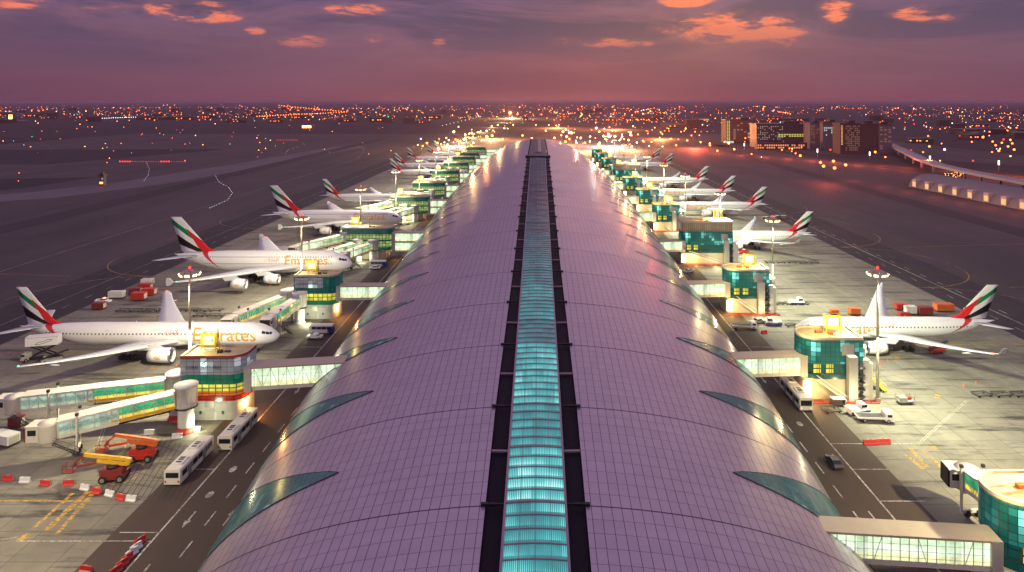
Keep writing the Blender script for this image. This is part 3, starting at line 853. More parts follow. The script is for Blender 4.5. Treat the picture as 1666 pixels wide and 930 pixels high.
def gate_left(label, x0, x1, y0, y1, kind, txt=None, roofz=14.0):
    cxm = (x0+x1)/2
    t = thing('gate_building', label, 'gate building', (cxm, y0, 0), 0, 'gate buildings beside the concourse')
    w = x1-x0; d = y1-y0; poly = dshape(-w/2, w/2, 0, d, 3.2, 'se' if kind != 'long' else 'se ne', 8)
    ip = inset(poly, .35)
    if kind == 'long':      # wide double gate for the big stands
        base = dshape(-w/2+8, w/2-3.5, .8, d-.5, 1.0, '')
        b = MB(); b.prism(base, 0, 4.2); b.build('base_wall', 'beige_wall', t)
        b = MB(); b.prism(ip, 4.2, 5.6); b.build('spandrel', 'green_glass', t)
        b = MB(); b.prism(ip, 5.6, 8.2); b.build('lower_windows', 'lime_windows', t)
        b = MB(); b.prism(poly, 8.2, 9.0); b.build('spandrel', 'dark_teal_glass', t)
        b = MB(); b.prism(ip, 9.0, 11.3); b.build('upper_windows', 'lime_windows', t)
        b = MB(); b.prism(poly, 11.3, roofz); b.build('upper_wall', 'dark_teal_glass', t)
        for x in (w/2-2.0, w/2-8, -w/2+5):
            b = MB(); b.tube((x, 1.2, 0), (x, 1.2, 4.3), .4, n=12); b.build('column', 'cream_paint', t)
    else:
        base = dshape(-w/2+1.2, w/2-.3, .3, d-.4, 3.0, 'se', 8)
        zb = 4.4 if kind == 'red' else 4.7
        b = MB(); b.prism(base, 0, zb); bw = b.build('base_wall', 'white_tiles', t)
        b = MB(); b.box((-.6, .27, 1.25), (2.1,.08,2.5)); b.build('door', 'grey_paint', bw)
        b = MB(); b.box((-.6, .27, 3.5), (2.1,.08,1.5)); b.build('louvre', 'grey_steel', bw)
        for sx in (-2.6, 2.4):
            b = MB(); b.box((sx, .24, 1.7), (.5,.12,.7)); b.build('notice', 'gunmetal', bw)
        if kind == 'red':
            b = MB(); b.prism(poly, 4.4, 5.5); b.build('red_band', 'red_cladding', t)
            b = MB(); b.prism(ip, 5.5, 6.5); b.build('orange_band', 'orange_windows', t)
            b = MB(); b.prism(ip, 6.5, 8.1); b.build('lit_windows', 'yellow_windows', t)
            b = MB(); b.prism(poly, 8.1, 10.3); b.build('teal_band', 'green_glass', t)
            b = MB(); b.prism(poly, 10.3, roofz); b.build('upper_wall', 'grey_glass', t)
        else:
            b = MB(); b.prism(poly, 4.7, 6.1); b.build('teal_band', 'green_glass', t)
            b = MB(); b.prism(ip, 6.1, 8.4); b.build('lit_windows', 'yellow_windows', t)
            b = MB(); b.prism(poly, 8.4, roofz); uw = b.build('upper_wall', 'dark_teal_glass', t)
            b = MB(); b.box((-w/2+4.9, -.06, 12.0), (9.3,.1,3.4)); sg = b.build('sign_panel', 'grey_glass', uw)
        # shop lettering with its little flourish
        yy = -.06 if kind == 'red' else -.15
        sz = 1.15 if kind == 'red' else .95; xo = -w/2+1.2 if kind == 'red' else -w/2+.9
        tx = text_mesh('DUBAI DUTY FREE', sz, 'shop_lettering', 'sign_ink', lambda a, c: Vector((xo+a*.86, yy, (11.5 if kind == 'red' else 11.4)+c)), parent=t)
        b = MB()
        for k in range(4):
            b.bar((xo+3.6+.35*k, yy, 12.7+.28*k*(k*.3+.4)), (xo+4.1+.35*k, yy, 13.0+.25*k*(k*.3+.4)), .04, .14)
        b.build('flourish', 'sign_ink', tx)
    roof_top(t, poly, roofz, 'parapet_red' if kind == 'red' else 'parapet_cream')
    if kind == 'long': rooftop_sign(t, -w/2+5.0, d*.55, roofz, None)
    else: rooftop_sign(t, -w/2+4.6, d*.6, roofz, txt)
    # rooftop plant
    for c_, d_ in (((.4, d*.45, roofz+.35), (1.0,.8,.6)), ((2.0, d*.5, roofz+.25), (1.3,.6,.4))):
        b = MB(); b.box(c_, d_); b.build('roof_plant', 'gunmetal', t)
    b = MB(); b.tube((.2,d*.4-.5,roofz),(.2,d*.4-.5,roofz+4.6),.07,n=8); b.build('aerial_pole', 'gunmetal', t)
    return t
def gate_right(label, x0, x1, y0, y1, kind='drum', roofz=14.4):
    cxm = (x0+x1)/2
    t = thing('gate_building', label, 'gate building', (cxm, y0, 0), 0, 'gate buildings beside the concourse')
    w = x1-x0; d = y1-y0
    poly = dshape(-w/2, w/2, 0, d, min(d/2-.1, 4.6), 'sw nw', 10)
    ip = inset(poly, .5)
    base = dshape(-w/2+.2, w/2-.6, .5, d-.6, 2.2, 'sw', 6)
    b = MB(); b.prism(base, 0, 5.0); bw = b.build('base_wall', 'beige_wall', t)
    b = MB(); b.prism(poly, 5.0, 6.1); b.build('spandrel', 'dark_teal_glass', t)
    b = MB(); b.prism(ip, 6.1, 8.6); b.build('lower_windows', 'dark_teal_glass', t)
    for xx in (-w/2+3.6, -w/2+6.6):
        b = MB(); b.box((xx, .42, 7.35), (1.9,.14,2.2)); wn = b.build('window', 'yellow_windows', t)
        b = MB()
        for s in (-1,0,1): b.box((xx+s*.95, .33, 7.35), (.1,.08,2.2))
        b.box((xx,.32,7.35), (1.9,.06,.1)); b.build('window_frame', 'dark_metal', wn)
    b = MB(); b.prism(poly, 8.6, roofz); b.build('upper_wall', 'teal_glass', t)
    zt = roofz
    if kind == 'tall':
        p2 = dshape(-w/2+.3, w/2-.2, .3, d-.3, 1.0, 'sw')
        b = MB(); b.prism(p2, roofz, 18.4); b.build('louvred_storey', 'beige_louvre', t); zt = 18.4
        roof_top(t, dshape(-w/2+.1, w/2, .1, d-.1, 1.0, 'sw'), zt, 'parapet_cream')
    else: roof_top(t, poly, zt, 'parapet_cream')
    rooftop_sign(t, w/2-5.2, d*.6, zt, None, .8)
    for c_, d_ in (((-1.4, d*.55, zt+.3), (1.6,.9,.6)), ((.9,d*.4,zt+.3), (1.0,.8,.5))):
        b = MB(); b.box(c_, d_); b.build('roof_plant', 'orange_paint', t)
    # lift shaft, white service columns, outside stair and coil of ladders
    b = MB(); b.box((w/2-3.1, -.85, 5.4), (2.1,1.6,10.8)); sh = b.build('lift_shaft', 'grey_paint', t)
    b = MB(); b.box((w/2-3.7, .1, 12.0), (2.9,.3,2.6)); b.build('shaft_head', 'grey_paint', t)
    for c_, d_ in (((w/2+.55, .4, 4.8), (1.5,1.4,9.6)), ((w/2+2.0,1.2,4.3), (1.0,1.4,8.6))):
        b = MB(); b.box(c_, d_); b.build('service_column', 'cream_paint', t)
    b = MB()
    for k in range(5): b.lathe([(1.0,0),(1.05,.14),(.15,.2)], o=(w/2-1.1,-.9,1.2+1.7*k), n=14)
    b.tube((w/2-1.1,-.9,0), (w/2-1.1,-.9,9.4), .16, n=8)
    for k in range(34):
        a = k*.55; z = .3+k*.25
        b.box((w/2-1.1+.62*math.cos(a), -.9+.62*math.sin(a), z), (.95,.3,.06), 0, a)
    b.build('spiral_stair', 'gunmetal', t)
    b = MB(); n = 13
    for k in range(n):
        f = k/(n-1); b.box((lerp(-w/2+3.2, w/2-4.4, f), -.75, lerp(5.1, .25, f)), (.5,1.1,.08))
    for s in (-.35,-1.2):
        b.bar((-w/2+3.2,s,5.0), (w/2-4.4,s,.15), .08,.3); b.bar((-w/2+3.2,s,6.1), (w/2-4.4,s,1.25), .07,.09)
    b.build('outside_stair', 'cream_paint', t)
    b = MB(); b.box((-w/2+1.3, .42, 2.6), (1.9,.1,3.6)); b.build('lit_wall_panel', 'wall_lamp', bw)
    b = MB()
    for k in range(9): b.bar((-w/2+.4+k*1.9,-1.9,0), (-w/2+.4+k*1.9,-1.9,.9), .1,.1)
    b.bar((-w/2+.2,-1.9,.85), (w/2+3,-1.9,.85), .09,.1); b.bar((-w/2+.2,-1.9,.45), (w/2+3,-1.9,.45), .09,.1); b.box((1.2,-1.9,.12),(w+3.6,.3,.24))
    b.build('guard_rail', 'barrier_red', t)
    return t
# ------------------------------------------------------------------ airliners (nose at the origin, pointing +x, wheels on z=0)
TYPES = {
 'long_twin': dict(skin='skin_long_twin', L=73.9, ry=3.1, rz=3.1, zc=5.4, nose=8.5, tail=22, root=25.5, rc=13.5, kink=(11.5,33.0,8.0), tip=(32.4,49.3,1.6), zt=8.4, zw=3.9, wing_t=1.45,
    fin=(63.4,71.6,72.2,75.2,18.6), stab=(66.5,6.2,10.7,71.6,2.4,7.4), eng=[(-9.6,25.2,7.4,1.95,2.75)], main=[(5.5,40.0,6)], ng=6.5, wl=None, txt=(23.5,4.6,5.6), arab=(32.6,1.15,6.9)),
 'double_decker': dict(skin='skin_double_decker', L=72.7, ry=3.57, rz=4.2, zc=6.3, nose=9.5, tail=24, root=19.5, rc=19.0, kink=(13.5,32.0,12.2), tip=(39.6,50.4,4.0), zt=8.0, zw=4.3, wing_t=2.3,
    fin=(57.5,69.6,70.0,74.4,24.3), stab=(61,9.0,14.9,70.5,3.4,8.6), eng=[(-14.6,24.2,6.6,1.85,2.7),(-25.6,32.2,6.4,1.85,3.7)], main=[(6.2,36.0,4),(2.6,39.0,6)], ng=6.0, wl='fence', txt=(26.5,4.5,7.0), arab=(34.5,1.2,7.6)),
 'short_twin': dict(skin='skin_short_twin', L=58.8, ry=2.82, rz=2.82, zc=5.3, nose=7.2, tail=19, root=18.5, rc=11.0, kink=(9.6,25.2,7.2), tip=(29.0,38.5,2.3), zt=8.0, zw=4.0, wing_t=1.2,
    fin=(47.2,56.2,56.6,60.0,17.6), stab=(51.0,5.6,9.7,55.7,2.2,6.5), eng=[(-9.3,16.4,6.6,1.7,2.5)], main=[(5.3,30.5,4)], ng=5.5, wl='up', txt=(8.2,4.0,5.5), arab=(28.5,1.0,6.8)),
}
def fus(T, a, th):
    """surface point: a metres aft, th angle from +y through +z"""
    L = T['L']; ln, lt = T['nose'], T['tail']; k = 1.0; dz = 0.0
    if a < ln:
        q = 1-a/ln; k = max(1-q**2.05, 0)**.58; dz = -.30*T['rz']*q**1.6
    if a > L-lt:
        q = (a-(L-lt))/lt; k = (1-q**1.75)*.93+.07*(1-q); dz = .66*T['rz']*q**1.7
        k = max(k, .07 if q < .995 else .05)
    kz = k
    return Vector((-a, T['ry']*k*math.cos(th), T['zc']+dz+T['rz']*kz*math.sin(th)))
def foil(n=9):
    up = [(0,0),(.02,.30),(.08,.52),(.2,.60),(.4,.55),(.65,.33),(1,.02)]
    lo = [(1,-.02),(.65,-.2),(.4,-.36),(.2,-.40),(.08,-.34),(.02,-.2)]
    return up+lo
def wing_mesh(secs, side, matn, name, parent, vert=False, mats=None):
    """secs: (span, aft of leading edge, chord, z, thickness)"""
    b = MB(); rings = []
    for sp, le, ch, z, th in secs:
        r = []
        for x, t in foil():
            if vert: r.append((-(le+x*ch), t*th, sp))
            else: r.append((-(le+x*ch), side*sp, z+t*th))
        rings.append(r)
    b.loft(rings, 0, True, True, capa=True, capb=True)
    return b.build(name, mats or matn, parent)
def engine(parent, x, y, z, L, R):
    b = MB(); x0 = -x
    prof = [(R*.80,x0-.9),(R*.84,x0-.25),(R*.90,x0),(R*.96,x0-.12),(R,x0-.6),(R*1.02,x0-L*.35),(R*.96,x0-L*.62),(R*.82,x0-L*.86),(R*.80,x0-L*.86),(R*.72,x0-L*.6)]
    b.lathe([(r, h) for r, h in prof], o=(0,y,z), axis='x', n=28)
    e = b.build('engine', 'white_paint', parent)
    b = MB(); b.lathe([(R*.83,x0-.4),(R*.885,x0+.015),(R*.95,x0-.02),(R*1.0,x0-.5)], o=(0,y,z), axis='x', n=28); b.build('intake_lip', 'intake_lip_metal', e)
    b = MB(); b.lathe([(.01,x0-.45),(R*.2,x0-.8),(R*.82,x0-.9)], o=(0,y,z), axis='x', n=20); b.build('fan', 'fan_dark', e)
    b = MB(); b.lathe([(R*.74,x0-L*.75),(R*.5,x0-L*1.0),(R*.46,x0-L*1.0),(R*.22,x0-L*.98),(.01,x0-L*1.16)], o=(0,y,z), axis='x', n=20); b.build('exhaust', 'gunmetal', e)
    # pylon
    b = MB()
    b.loft([[(x0-L*.25,y-.22,z+R*.9),(x0-L*.25,y+.22,z+R*.9),(x0-L*1.25,y+.2,z+R*.6),(x0-L*1.25,y-.2,z+R*.6)],
            [(x0-L*.62,y-.18,z+R*1.5),(x0-L*.62,y+.18,z+R*1.5),(x0-L*1.5,y+.15,z+R*1.55),(x0-L*1.5,y-.15,z+R*1.55)]], smooth=False, capa=True, capb=True)
    b.build('pylon', 'wing_grey', e)
    # small gold mark on the outer cowl
    for s in (-1, 1):
        b = MB()
        for k, (a, h, w) in enumerate(((-.7,.1,.5),(-.25,.3,.35),(.15,.0,.5),(.5,.28,.3),(.2,-.35,.7),(-.4,-.3,.5))):
            ang = h/R
            b.box((x0-L*.42+a*1.1, y+s*(R*1.02*math.cos(ang)+.01), z+R*math.sin(ang)), (w,.05,.2))
        b.build('cowl_emblem', 'gold_lettering', e)
def wheelset(parent, x, y, n, r=.66):
    b = MB(); b.tube((-x,y,r), (-x,y,4.0), .22, n=10); b.bar((-x+1.6,y,3.4), (-x,y,r+.3), .16, .16)
    if n > 2: b.bar((-x-1.0*(n//2-1)-.2,y,r), (-x+1.0*(n//2-1)+.2,y,r), .3, .3)
    g = b.build('main_gear' if n > 2 else 'nose_gear', 'grey_steel', parent)
    for k in range(n//2):
        xx = -x+(k-(n//2-1)/2)*1.62
        for s in (-1, 1):
            b = MB(); b.tube((xx,y+s*(.55 if n > 2 else .3)-.24,r), (xx,y+s*(.55 if n > 2 else .3)+.24,r), r, n=14); b.build('wheel', 'rubber', g)
    b = MB(); b.box((-x,y+(.0),3.1), (2.6 if n > 2 else 1.5,.1,1.1)); b.build('gear_door', 'white_paint', g)
    return g
AR = '\uFE95\uFE8D\uFEAD\uFE8E\uFEE3\uFEF9\uFE8D'      # presentation forms, already in visual order
def airliner(tname, label, cat='airliner'):
    T = TYPES[tname]
    t = thing('airliner', label, cat, (0,0,0), 0, 'white airliners parked nose-in at the gates')
    L = T['L']
    st = [0.02]+[T['nose']*((k/16)**1.5) for k in range(1, 17)]+[lerp(T['nose'], L-T['tail'], k/24) for k in range(1, 25)]+[L-T['tail']+T['tail']*k/22 for k in range(1, 23)]
    n = 40; b = MB()
    b.loft([[fus(T, a, 2*PI*k/n) for k in range(n)] for a in st], smooth=True, capa=True, capb=True)
    # belly fairing
    rr = []
    for k in range(17):
        q = k/16; a = lerp(T['root']-4, T['root']+T['rc']+5, q); w = math.sin(PI*q)**.45 if 0 < q < 1 else .02
        rr.append([(-a, T['ry']*1.05*w*math.cos(2*PI*j/20), T['zc']-T['rz']*.55+T['rz']*.58*w*math.sin(2*PI*j/20)) for j in range(20)])
    b.loft(rr, smooth=True, capa=True, capb=True)
    f = b.build('fuselage', T['skin'], t)
    # cockpit glazing
    for s in (-1, 1):
        for (a0, a1, h0, h1) in ((2.3,3.2,.42,.72),(3.3,4.2,.40,.68),(1.7,2.25,.50,.86)):
            b = MB(); g = []
            sc = T['nose']/8.5
            for i in range(4):
                a = lerp(a0, a1, i/3)*sc
                g.append([ (lambda p, th: p+Vector((.05,.04*math.cos(th),.04*math.sin(th))))(fus(T, a, (PI/2 if s > 0 else PI/2)+(-s)*(PI/2-lerp(h0,h1,j/3))), PI/2-s*(PI/2-lerp(h0,h1,j/3))) for j in range(4)])
            b.loft(g, closed=False, smooth=True); b.build('cockpit_window', 'dark_window', f)
    # cabin doors
    da = {'long_twin': (8.6,19.5,34,47,63), 'double_decker': (8.5,17,32,48,60), 'short_twin': (6.8,17,34,50)}[tname]
    for s in (-1, 1):
        for a in da:
            b = MB()
            def dp(x_, z_):
                th = math.asin(max(-1,min(1,(z_-T['zc'])/T['rz']))); p = fus(T, x_, th); return Vector((p.x, s*(p.y+.03), p.z))
            zd = T['zc']-.3
            for (xa, za, xb, zb) in ((a,zd,a,zd+1.9),(a+1.1,zd,a+1.1,zd+1.9),(a,zd,a+1.1,zd),(a,zd+1.9,a+1.1,zd+1.9)):
                b.bar(dp(xa,za), dp(xb,zb), .07, .05)
            b.build('cabin_door', 'grey_steel', f)
    # lettering on both sides
    for s in (-1, 1):
        a0, size, zb = T['txt'][0], T['txt'][1], T['txt'][2]
        def wrap(u, v, a0=a0, zb=zb, s=s, run=1.0):
            z = zb-1.4+v; th = math.asin(max(-.98,min(.98,(z-T['zc'])/T['rz'])))
            a = (a0-u*1.0) if s < 0 else ((a0 if tname == 'short_twin' else 7.0)+u)
            p = fus(T, a, th); return Vector((-a, s*(p.y+.05), p.z))
        text_mesh('Emirates', size*1.12, 'airline_lettering', 'gold_lettering', wrap, [-.6+.5*k for k in range(12)], .03, f)
        az = T['arab'][2]
        def wrap2(u, v, s=s):
            z = az-.7+v; th = math.asin(max(-.98,min(.98,(z-T['zc'])/T['rz'])))
            a = (T['arab'][0]-u) if s < 0 else (T['arab'][0]-5+u)
            p = fus(T, a, th); return Vector((-a, s*(p.y+.05), p.z))
        text_mesh(AR, T['arab'][1]*1.5, 'arabic_lettering', 'red_lettering', wrap2, [-.5+.4*k for k in range(10)], .0, f)
    # wings
    ks, kl, kc = T['kink']; ts, tl, tc = T['tip']; z0 = T['zw']; zt = T['zt']
    zk = lerp(z0, zt, (ks/ts)**1.15)-.15
    secs = [(0,T['root'],T['rc']*1.05,z0-.1,T['wing_t']),(T['ry']*.9,T['root']+1.6,T['rc'],z0,T['wing_t']),(ks,kl,kc,zk,T['wing_t']*.6)]
    for q in (.35,.7): secs.append((lerp(ks,ts,q), lerp(kl,tl,q), lerp(kc,tc,q), lerp(zk,zt,q)-.25*math.sin(PI*q), T['wing_t']*lerp(.6,.22,q)))
    if T['wl'] == 'up':
        secs += [(ts,tl,tc,zt,.26),(ts+.9,tl+1.2,tc*.72,zt+.45,.2),(ts+1.5,tl+2.2,tc*.5,zt+2.0,.14)]
    elif T['wl'] is None:
        secs += [(ts-1.6,tl-1.7,tc*1.9,zt-.2,.3),(ts,tl,tc*.6,zt,.14)]
    else: secs += [(ts,tl,tc,zt,.3)]
    for s in (-1, 1):
        w = wing_mesh(secs, s, 'wing_grey', 'wing', t)
        b = MB()        # flap track fairings and leading edge
        for q in (.12,.42,.62,.8):
            sp = lerp(T['ry']+2, ts, q); le = interp([(a_[0],a_[1]+a_[2]) for a_ in secs[:5]], sp) ; zz = interp([(a_[0],a_[3]) for a_ in secs[:5]], sp)
            b.loft([[(-(le+dx)+0, s*sp+.28*wd*math.cos(k*PI/3), zz-.42+.34*wd*math.sin(k*PI/3)) for k in range(6)] for dx, wd in ((-4.2,.1),(-2.5,1),(-.4,1),(1.4,.15))], smooth=True, capa=True, capb=True)
        b.build('flap_fairing', 'wing_grey', w)
        if T['wl'] == 'fence':
            b = MB(); b.loft([[(-(tl+1.2),s*ts+s*d,zt+.1),(-(tl+2.8),s*ts+s*d,zt+1.6),(-(tl+3.9),s*ts+s*d,zt+1.6),(-(tl+4.1),s*ts+s*d,zt),(-(tl+3.9),s*ts+s*d,zt-1.2),(-(tl+2.9),s*ts+s*d,zt-1.2)] for d in (0,.14)], smooth=False, capa=True, capb=True)
            b.build('wingtip_fence', 'white_paint', w)
        b = MB(); b.lathe([(.01,-.28),(.22,-.1),(.22,.1),(.01,.28)], o=(-(tl+.6), s*(ts-.3), zt+.1), n=10)
        b.build('navigation_light', 'lamp_green' if s < 0 else 'lamp_red', w)
        for i, (ey, ex, el, er, ez) in enumerate(T['eng']):
            engine(t, ex, s*abs(ey), ez, el, er)
        for (gy, gx, gn) in T['main']: wheelset(t, gx, s*gy, gn)
        r0, rc_, sp_, tl_, tc_, sz = T['stab']
        wing_mesh([(0,r0,rc_,sz,.55),(sp_,tl_,tc_,sz+1.3,.16)], s, 'wing_grey', 'tailplane', t)
    wheelset(t, T['ng'], 0, 2, .52)
    # fin with the flag bands, UV = (chord, span)
    a0, a1, b0, b1, zt2 = T['fin']; zb2 = T['zc']+T['rz']-.35
    b = MB(); rings = []; uvs = []
    nz = 8
    for i in range(nz+1):
        v = i/nz; le = lerp(a0,b0,v); te = lerp(a1,b1,v); ch = te-le; r = []; u = []
        if i == 0: le -= 1.6; ch += 1.6
        for x, th in foil(): r.append((-(le+x*ch), (th*.55-.03)*lerp(1.1,.3,v), lerp(zb2,zt2,v))); u.append((x, v))
        rings.append(r); uvs.append(u)
    b.loft(rings, 0, True, True, capb=True, uvs=uvs)
    b.build('tail_fin', 'fin_flag', t)
    # beacon, aerials
    for q_ in (.33,.55):
        b = MB(); b.tube((-L*q_,0,T['zc']+T['rz']-.05),(-L*q_-.3,0,T['zc']+T['rz']+.5),.08,.03,n=6); b.build('aerial', 'white_paint', f)
    return t

# ------------------------------------------------------------------ vehicles and ground equipment
def wheels(parent, pts, r, w=.3):
    for x, y in pts:
        b = MB(); s = 1 if y > 0 else -1
        b.tube((x,y-w/2,r),(x,y+w/2,r),r,n=14)
        o = b.build('wheel', 'rubber', parent)
        b = MB(); b.tube((x,y+s*w/2,r),(x,y+s*(w/2+.03),r),r*.55,n=12); b.build('hub', 'grey_steel', o)
def chamfer_body(b, x0, x1, w, z0, z1, c=.15, mi=0, f0=0.0, f1=0.0):
    """body along x with chamfered top edges; f0/f1 rake of the ends at the top"""
    rings = []
    for x, k in ((x0,0),(x0+.001,0),(x1-.001,1),(x1,1)):
        fx = (f0 if k == 0 else -f1)
        rings.append([(x,-w/2,z0),(x,w/2,z0),(x+fx*.6,w/2,z1-c),(x+fx,w/2-c,z1),(x+fx,-w/2+c,z1),(x+fx*.6,-w/2,z1-c)])
    b.loft([rings[0], rings[3]], mi, True, False, capa=True, capb=True)
def apron_bus(label, loc, rz, L=13.2):
    t = thing('apron_bus', label, 'bus', loc, rz, 'airport buses on the service roads'); w = 3.0
    b = MB(); chamfer_body(b, -L/2, L/2, w, .35, 3.1, .22, 0, .12, .2)
    body = b.build('body', 'cream_paint', t)
    for s in (-1, 1):
        for k in range(6):
            x = -L/2+.9+k*(L-1.5)/6
            b = MB(); b.box((x+.85, s*(w/2+.012), 1.9), (1.72,.03,1.05)); b.build('side_window', 'dark_window', body)
        for x in (-3.0, 2.6):
            b = MB(); b.box((x, s*(w/2+.02), 1.45), (1.2,.05,2.0)); b.build('door', 'grey_steel', body)
    b = MB(); b.box((L/2-.02, 0, 1.95), (.12,2.5,1.2)); b.build('windscreen', 'dark_window', body)
    b = MB(); b.box((-L/2+.02, 0, 2.05), (.12,2.3,.9)); b.build('rear_window', 'dark_window', body)
    for s in (-1, 1):
        b = MB(); b.box((L/2+.02, s*1.1, .8), (.08,.32,.2)); b.build('headlight', 'sign_lit', body)
        b = MB(); b.box((-L/2-.02, s*1.2, .9), (.08,.25,.35)); b.build('tail_light', 'barrier_red', body)
    for x in (-L*.26, L*.18):
        b = MB(); b.box((x,0,3.2), (2.9,1.9,.28)); u = b.build('roof_unit', 'white_panel', t)
        b = MB()
        for k in (-.8, .1, .8): b.box((x+k,0,3.36), (.45,1.0,.06))
        b.build('fan_grille', 'dark_metal', u)
    wheels(t, [(x,s*(w/2-.2)) for x in (-L*.3,L*.33) for s in (-1,1)], .5)
    return t
def minibus(label, loc, rz):
    t = thing('minibus', label, 'bus', loc, rz, 'small airport buses'); L, w = 7.2, 2.2
    b = MB(); chamfer_body(b, -L/2, L/2, w, .35, 2.75, .2, 0, .1, .35); body = b.build('body', 'white_paint', t)
    b = MB(); chamfer_body(b, -L/2-.02, -L/2+1.6, w+.03, .34, 2.3, .1); b.build('rear_panel', 'blue_paint', body)
    for s in (-1, 1):
        for k in range(4):
            b = MB(); b.box((-L/2+1.2+k*1.5, s*(w/2+.02), 1.85), (1.4,.04,.85)); b.build('side_window', 'dark_window', body)
    b = MB(); b.box((L/2-.12,0,1.8), (.16,1.9,.9)); b.build('windscreen', 'dark_window', body)
    wheels(t, [(x,s*(w/2-.15)) for x in (-2.2,2.3) for s in (-1,1)], .42)
    return t
def car(label, loc, rz, paint='white_paint', group='cars and light vehicles on the apron'):
    t = thing('parked_car', label, 'car', loc, rz, group); w = 1.85
    b = MB()
    prof = [(-2.3,.35),(-2.35,.8),(-2.1,1.0),(-1.55,1.05),(-1.0,1.48),(.5,1.5),(1.15,1.02),(2.1,.88),(2.35,.65),(2.35,.35)]
    b.loft([[(x,-w/2*(1 if z<1.04 else .84),z) for x,z in prof],[(x,w/2*(1 if z<1.04 else .84),z) for x,z in prof]], 0, True, False, capa=True, capb=True)
    body = b.build('body', paint, t)
    b = MB(); g = [(-1.5,1.08),(-.98,1.42),(.46,1.44),(1.05,1.06)]
    for s in (-1, 1): b.face([(x, s*(w/2*(.99 if z < 1.2 else .86)+.02), z) for x, z in g])
    b.face([(1.2,-.75,1.04),(1.2,.75,1.04),(.56,.68,1.48),(.56,-.68,1.48)]); b.face([(-1.62,-.75,1.07),(-1.62,.75,1.07),(-1.05,.68,1.47),(-1.05,-.68,1.47)])
    b.build('windows', 'dark_window', body)
    for s in (-1, 1):
        b = MB(); b.box((2.34,s*.68,.72),(.08,.3,.14)); b.build('headlight', 'sign_lit', body)
        b = MB(); b.box((-2.34,s*.7,.82),(.08,.3,.16)); b.build('tail_light', 'barrier_red', body)
    wheels(t, [(x,s*(w/2-.1)) for x in (-1.45,1.45) for s in (-1,1)], .33, .22)
    return t
def pickup(label, loc, rz, paint='white_paint'):
    t = thing('pickup_truck', label, 'pickup', loc, rz, 'cars and light vehicles on the apron'); w = 1.9
    b = MB(); b.box((0,0,.75), (5.0,w,.6)); b.box((.5,0,1.4), (1.9,w-.15,.75)); b.box((-1.55,.88,1.15),(1.8,.08,.35)); b.box((-1.55,-.88,1.15),(1.8,.08,.35)); b.box((-2.45,0,1.15),(.08,w,.35))
    body = b.build('body', paint, t)
    b = MB(); b.box((.5,0,1.48),(1.93,w-.12,.4)); b.box((.5,0,1.5),(1.96,1.4,.38)); b.build('windows', 'dark_window', body)
    b = MB(); b.box((.4,0,1.84),(.3,1.1,.14)); b.build('roof_beacon', 'lamp_orange', body)
    wheels(t, [(x,s*(w/2-.1)) for x in (-1.6,1.6) for s in (-1,1)], .38, .25)
    return t
def flatbed(label, loc, rz, L=8.0):
    t = thing('flatbed_truck', label, 'truck', loc, rz, 'flatbed service trucks'); w = 2.5
    b = MB(); b.box((-.9,0,.95), (L-2.0,w,.22)); b.box((0,0,.72), (L-.6,.9,.3))
    for s in (-1, 1): b.box((-.9,s*(w/2),1.12), (L-2.0,.1,.3))
    b.box((-L/2+.15,0,1.12),(.1,w,.3))
    b.build('flatbed', ['white_panel'], t)
    b = MB(); b.box((-.9,0,1.075), (L-2.2,w-.16,.03)); b.build('bed_floor', 'gunmetal', t)
    b = MB(); chamfer_body(b, L/2-2.0, L/2, w-.1, .45, 2.3, .18, 0, 0, .45); cab = b.build('cab', 'white_paint', t)
    b = MB(); b.obox((L/2-.2,0,1.72), (.07,0,-.16), (0,1.05,0), (-.16,0,.38)); b.build('windscreen', 'dark_window', cab)
    for s in (-1,1):
        b = MB(); b.box((L/2-1.05,s*(w/2-.03),1.65),(1.0,.06,.55)); b.build('side_window', 'dark_window', cab)
    wheels(t, [(x,s*(w/2-.2)) for x in (-L/2+1.6,L/2-1.3) for s in (-1,1)], .45)
    return t
def tug(label, loc, rz, name='aircraft_tug'):
    t = thing(name, label, 'tug', loc, rz, 'aircraft tugs')
    b = MB(); chamfer_body(b, -2.6, 2.6, 2.5, .4, 1.25, .25, 0, .2, .2); b.box((-1.9,0,1.35),(1.2,2.2,.3)); body = b.build('body', 'white_paint', t)
    b = MB(); b.box((0,1.27,.72),(5.0,.06,.5)); b.box((0,-1.27,.72),(5.0,.06,.5)); b.build('side_stripe', 'blue_paint', body)
    b = MB(); chamfer_body(b, .3, 2.0, 1.9, 1.25, 2.4, .18, 0, .15, .4); cab = b.build('cab', 'white_paint', t)
    b = MB(); b.box((1.15,0,1.85),(1.4,1.94,.6)); b.build('cab_window', 'dark_window', cab)
    b = MB(); b.bar((-2.6,0,.6),(-4.4,0,.5),.14,.14); b.build('tow_bar', 'grey_steel', t)
    wheels(t, [(x,s*1.05) for x in (-1.6,1.6) for s in (-1,1)], .55, .4)
    return t
def pallet_dolly(label, loc, rz, group='empty pallet dollies parked in rows'):
    t = thing('pallet_dolly', label, 'dolly', loc, rz, group)
    b = MB()
    for y in (-1.3,1.3): b.bar((-1.9,y,.5),(1.9,y,.5),.14,.18)
    for x in (-1.9,1.9): b.bar((x,-1.3,.5),(x,1.3,.5),.14,.18)
    b.build('frame', 'crate_dark', t)
    b = MB()
    for k in range(8): b.tube((-1.65+k*.47,-1.2,.55),(-1.65+k*.47,1.2,.55),.07,n=6)
    b.build('rollers', 'gunmetal', t)
    b = MB(); b.bar((1.9,0,.45),(3.1,0,.3),.08,.08); b.build('tow_bar', 'crate_dark', t)
    for x in (-1.4,1.4):
        for y in (-1.1,1.1):
            b = MB(); b.tube((x,y-.08,.2),(x,y+.08,.2),.2,n=8); b.build('wheel', 'rubber', t)
    return t
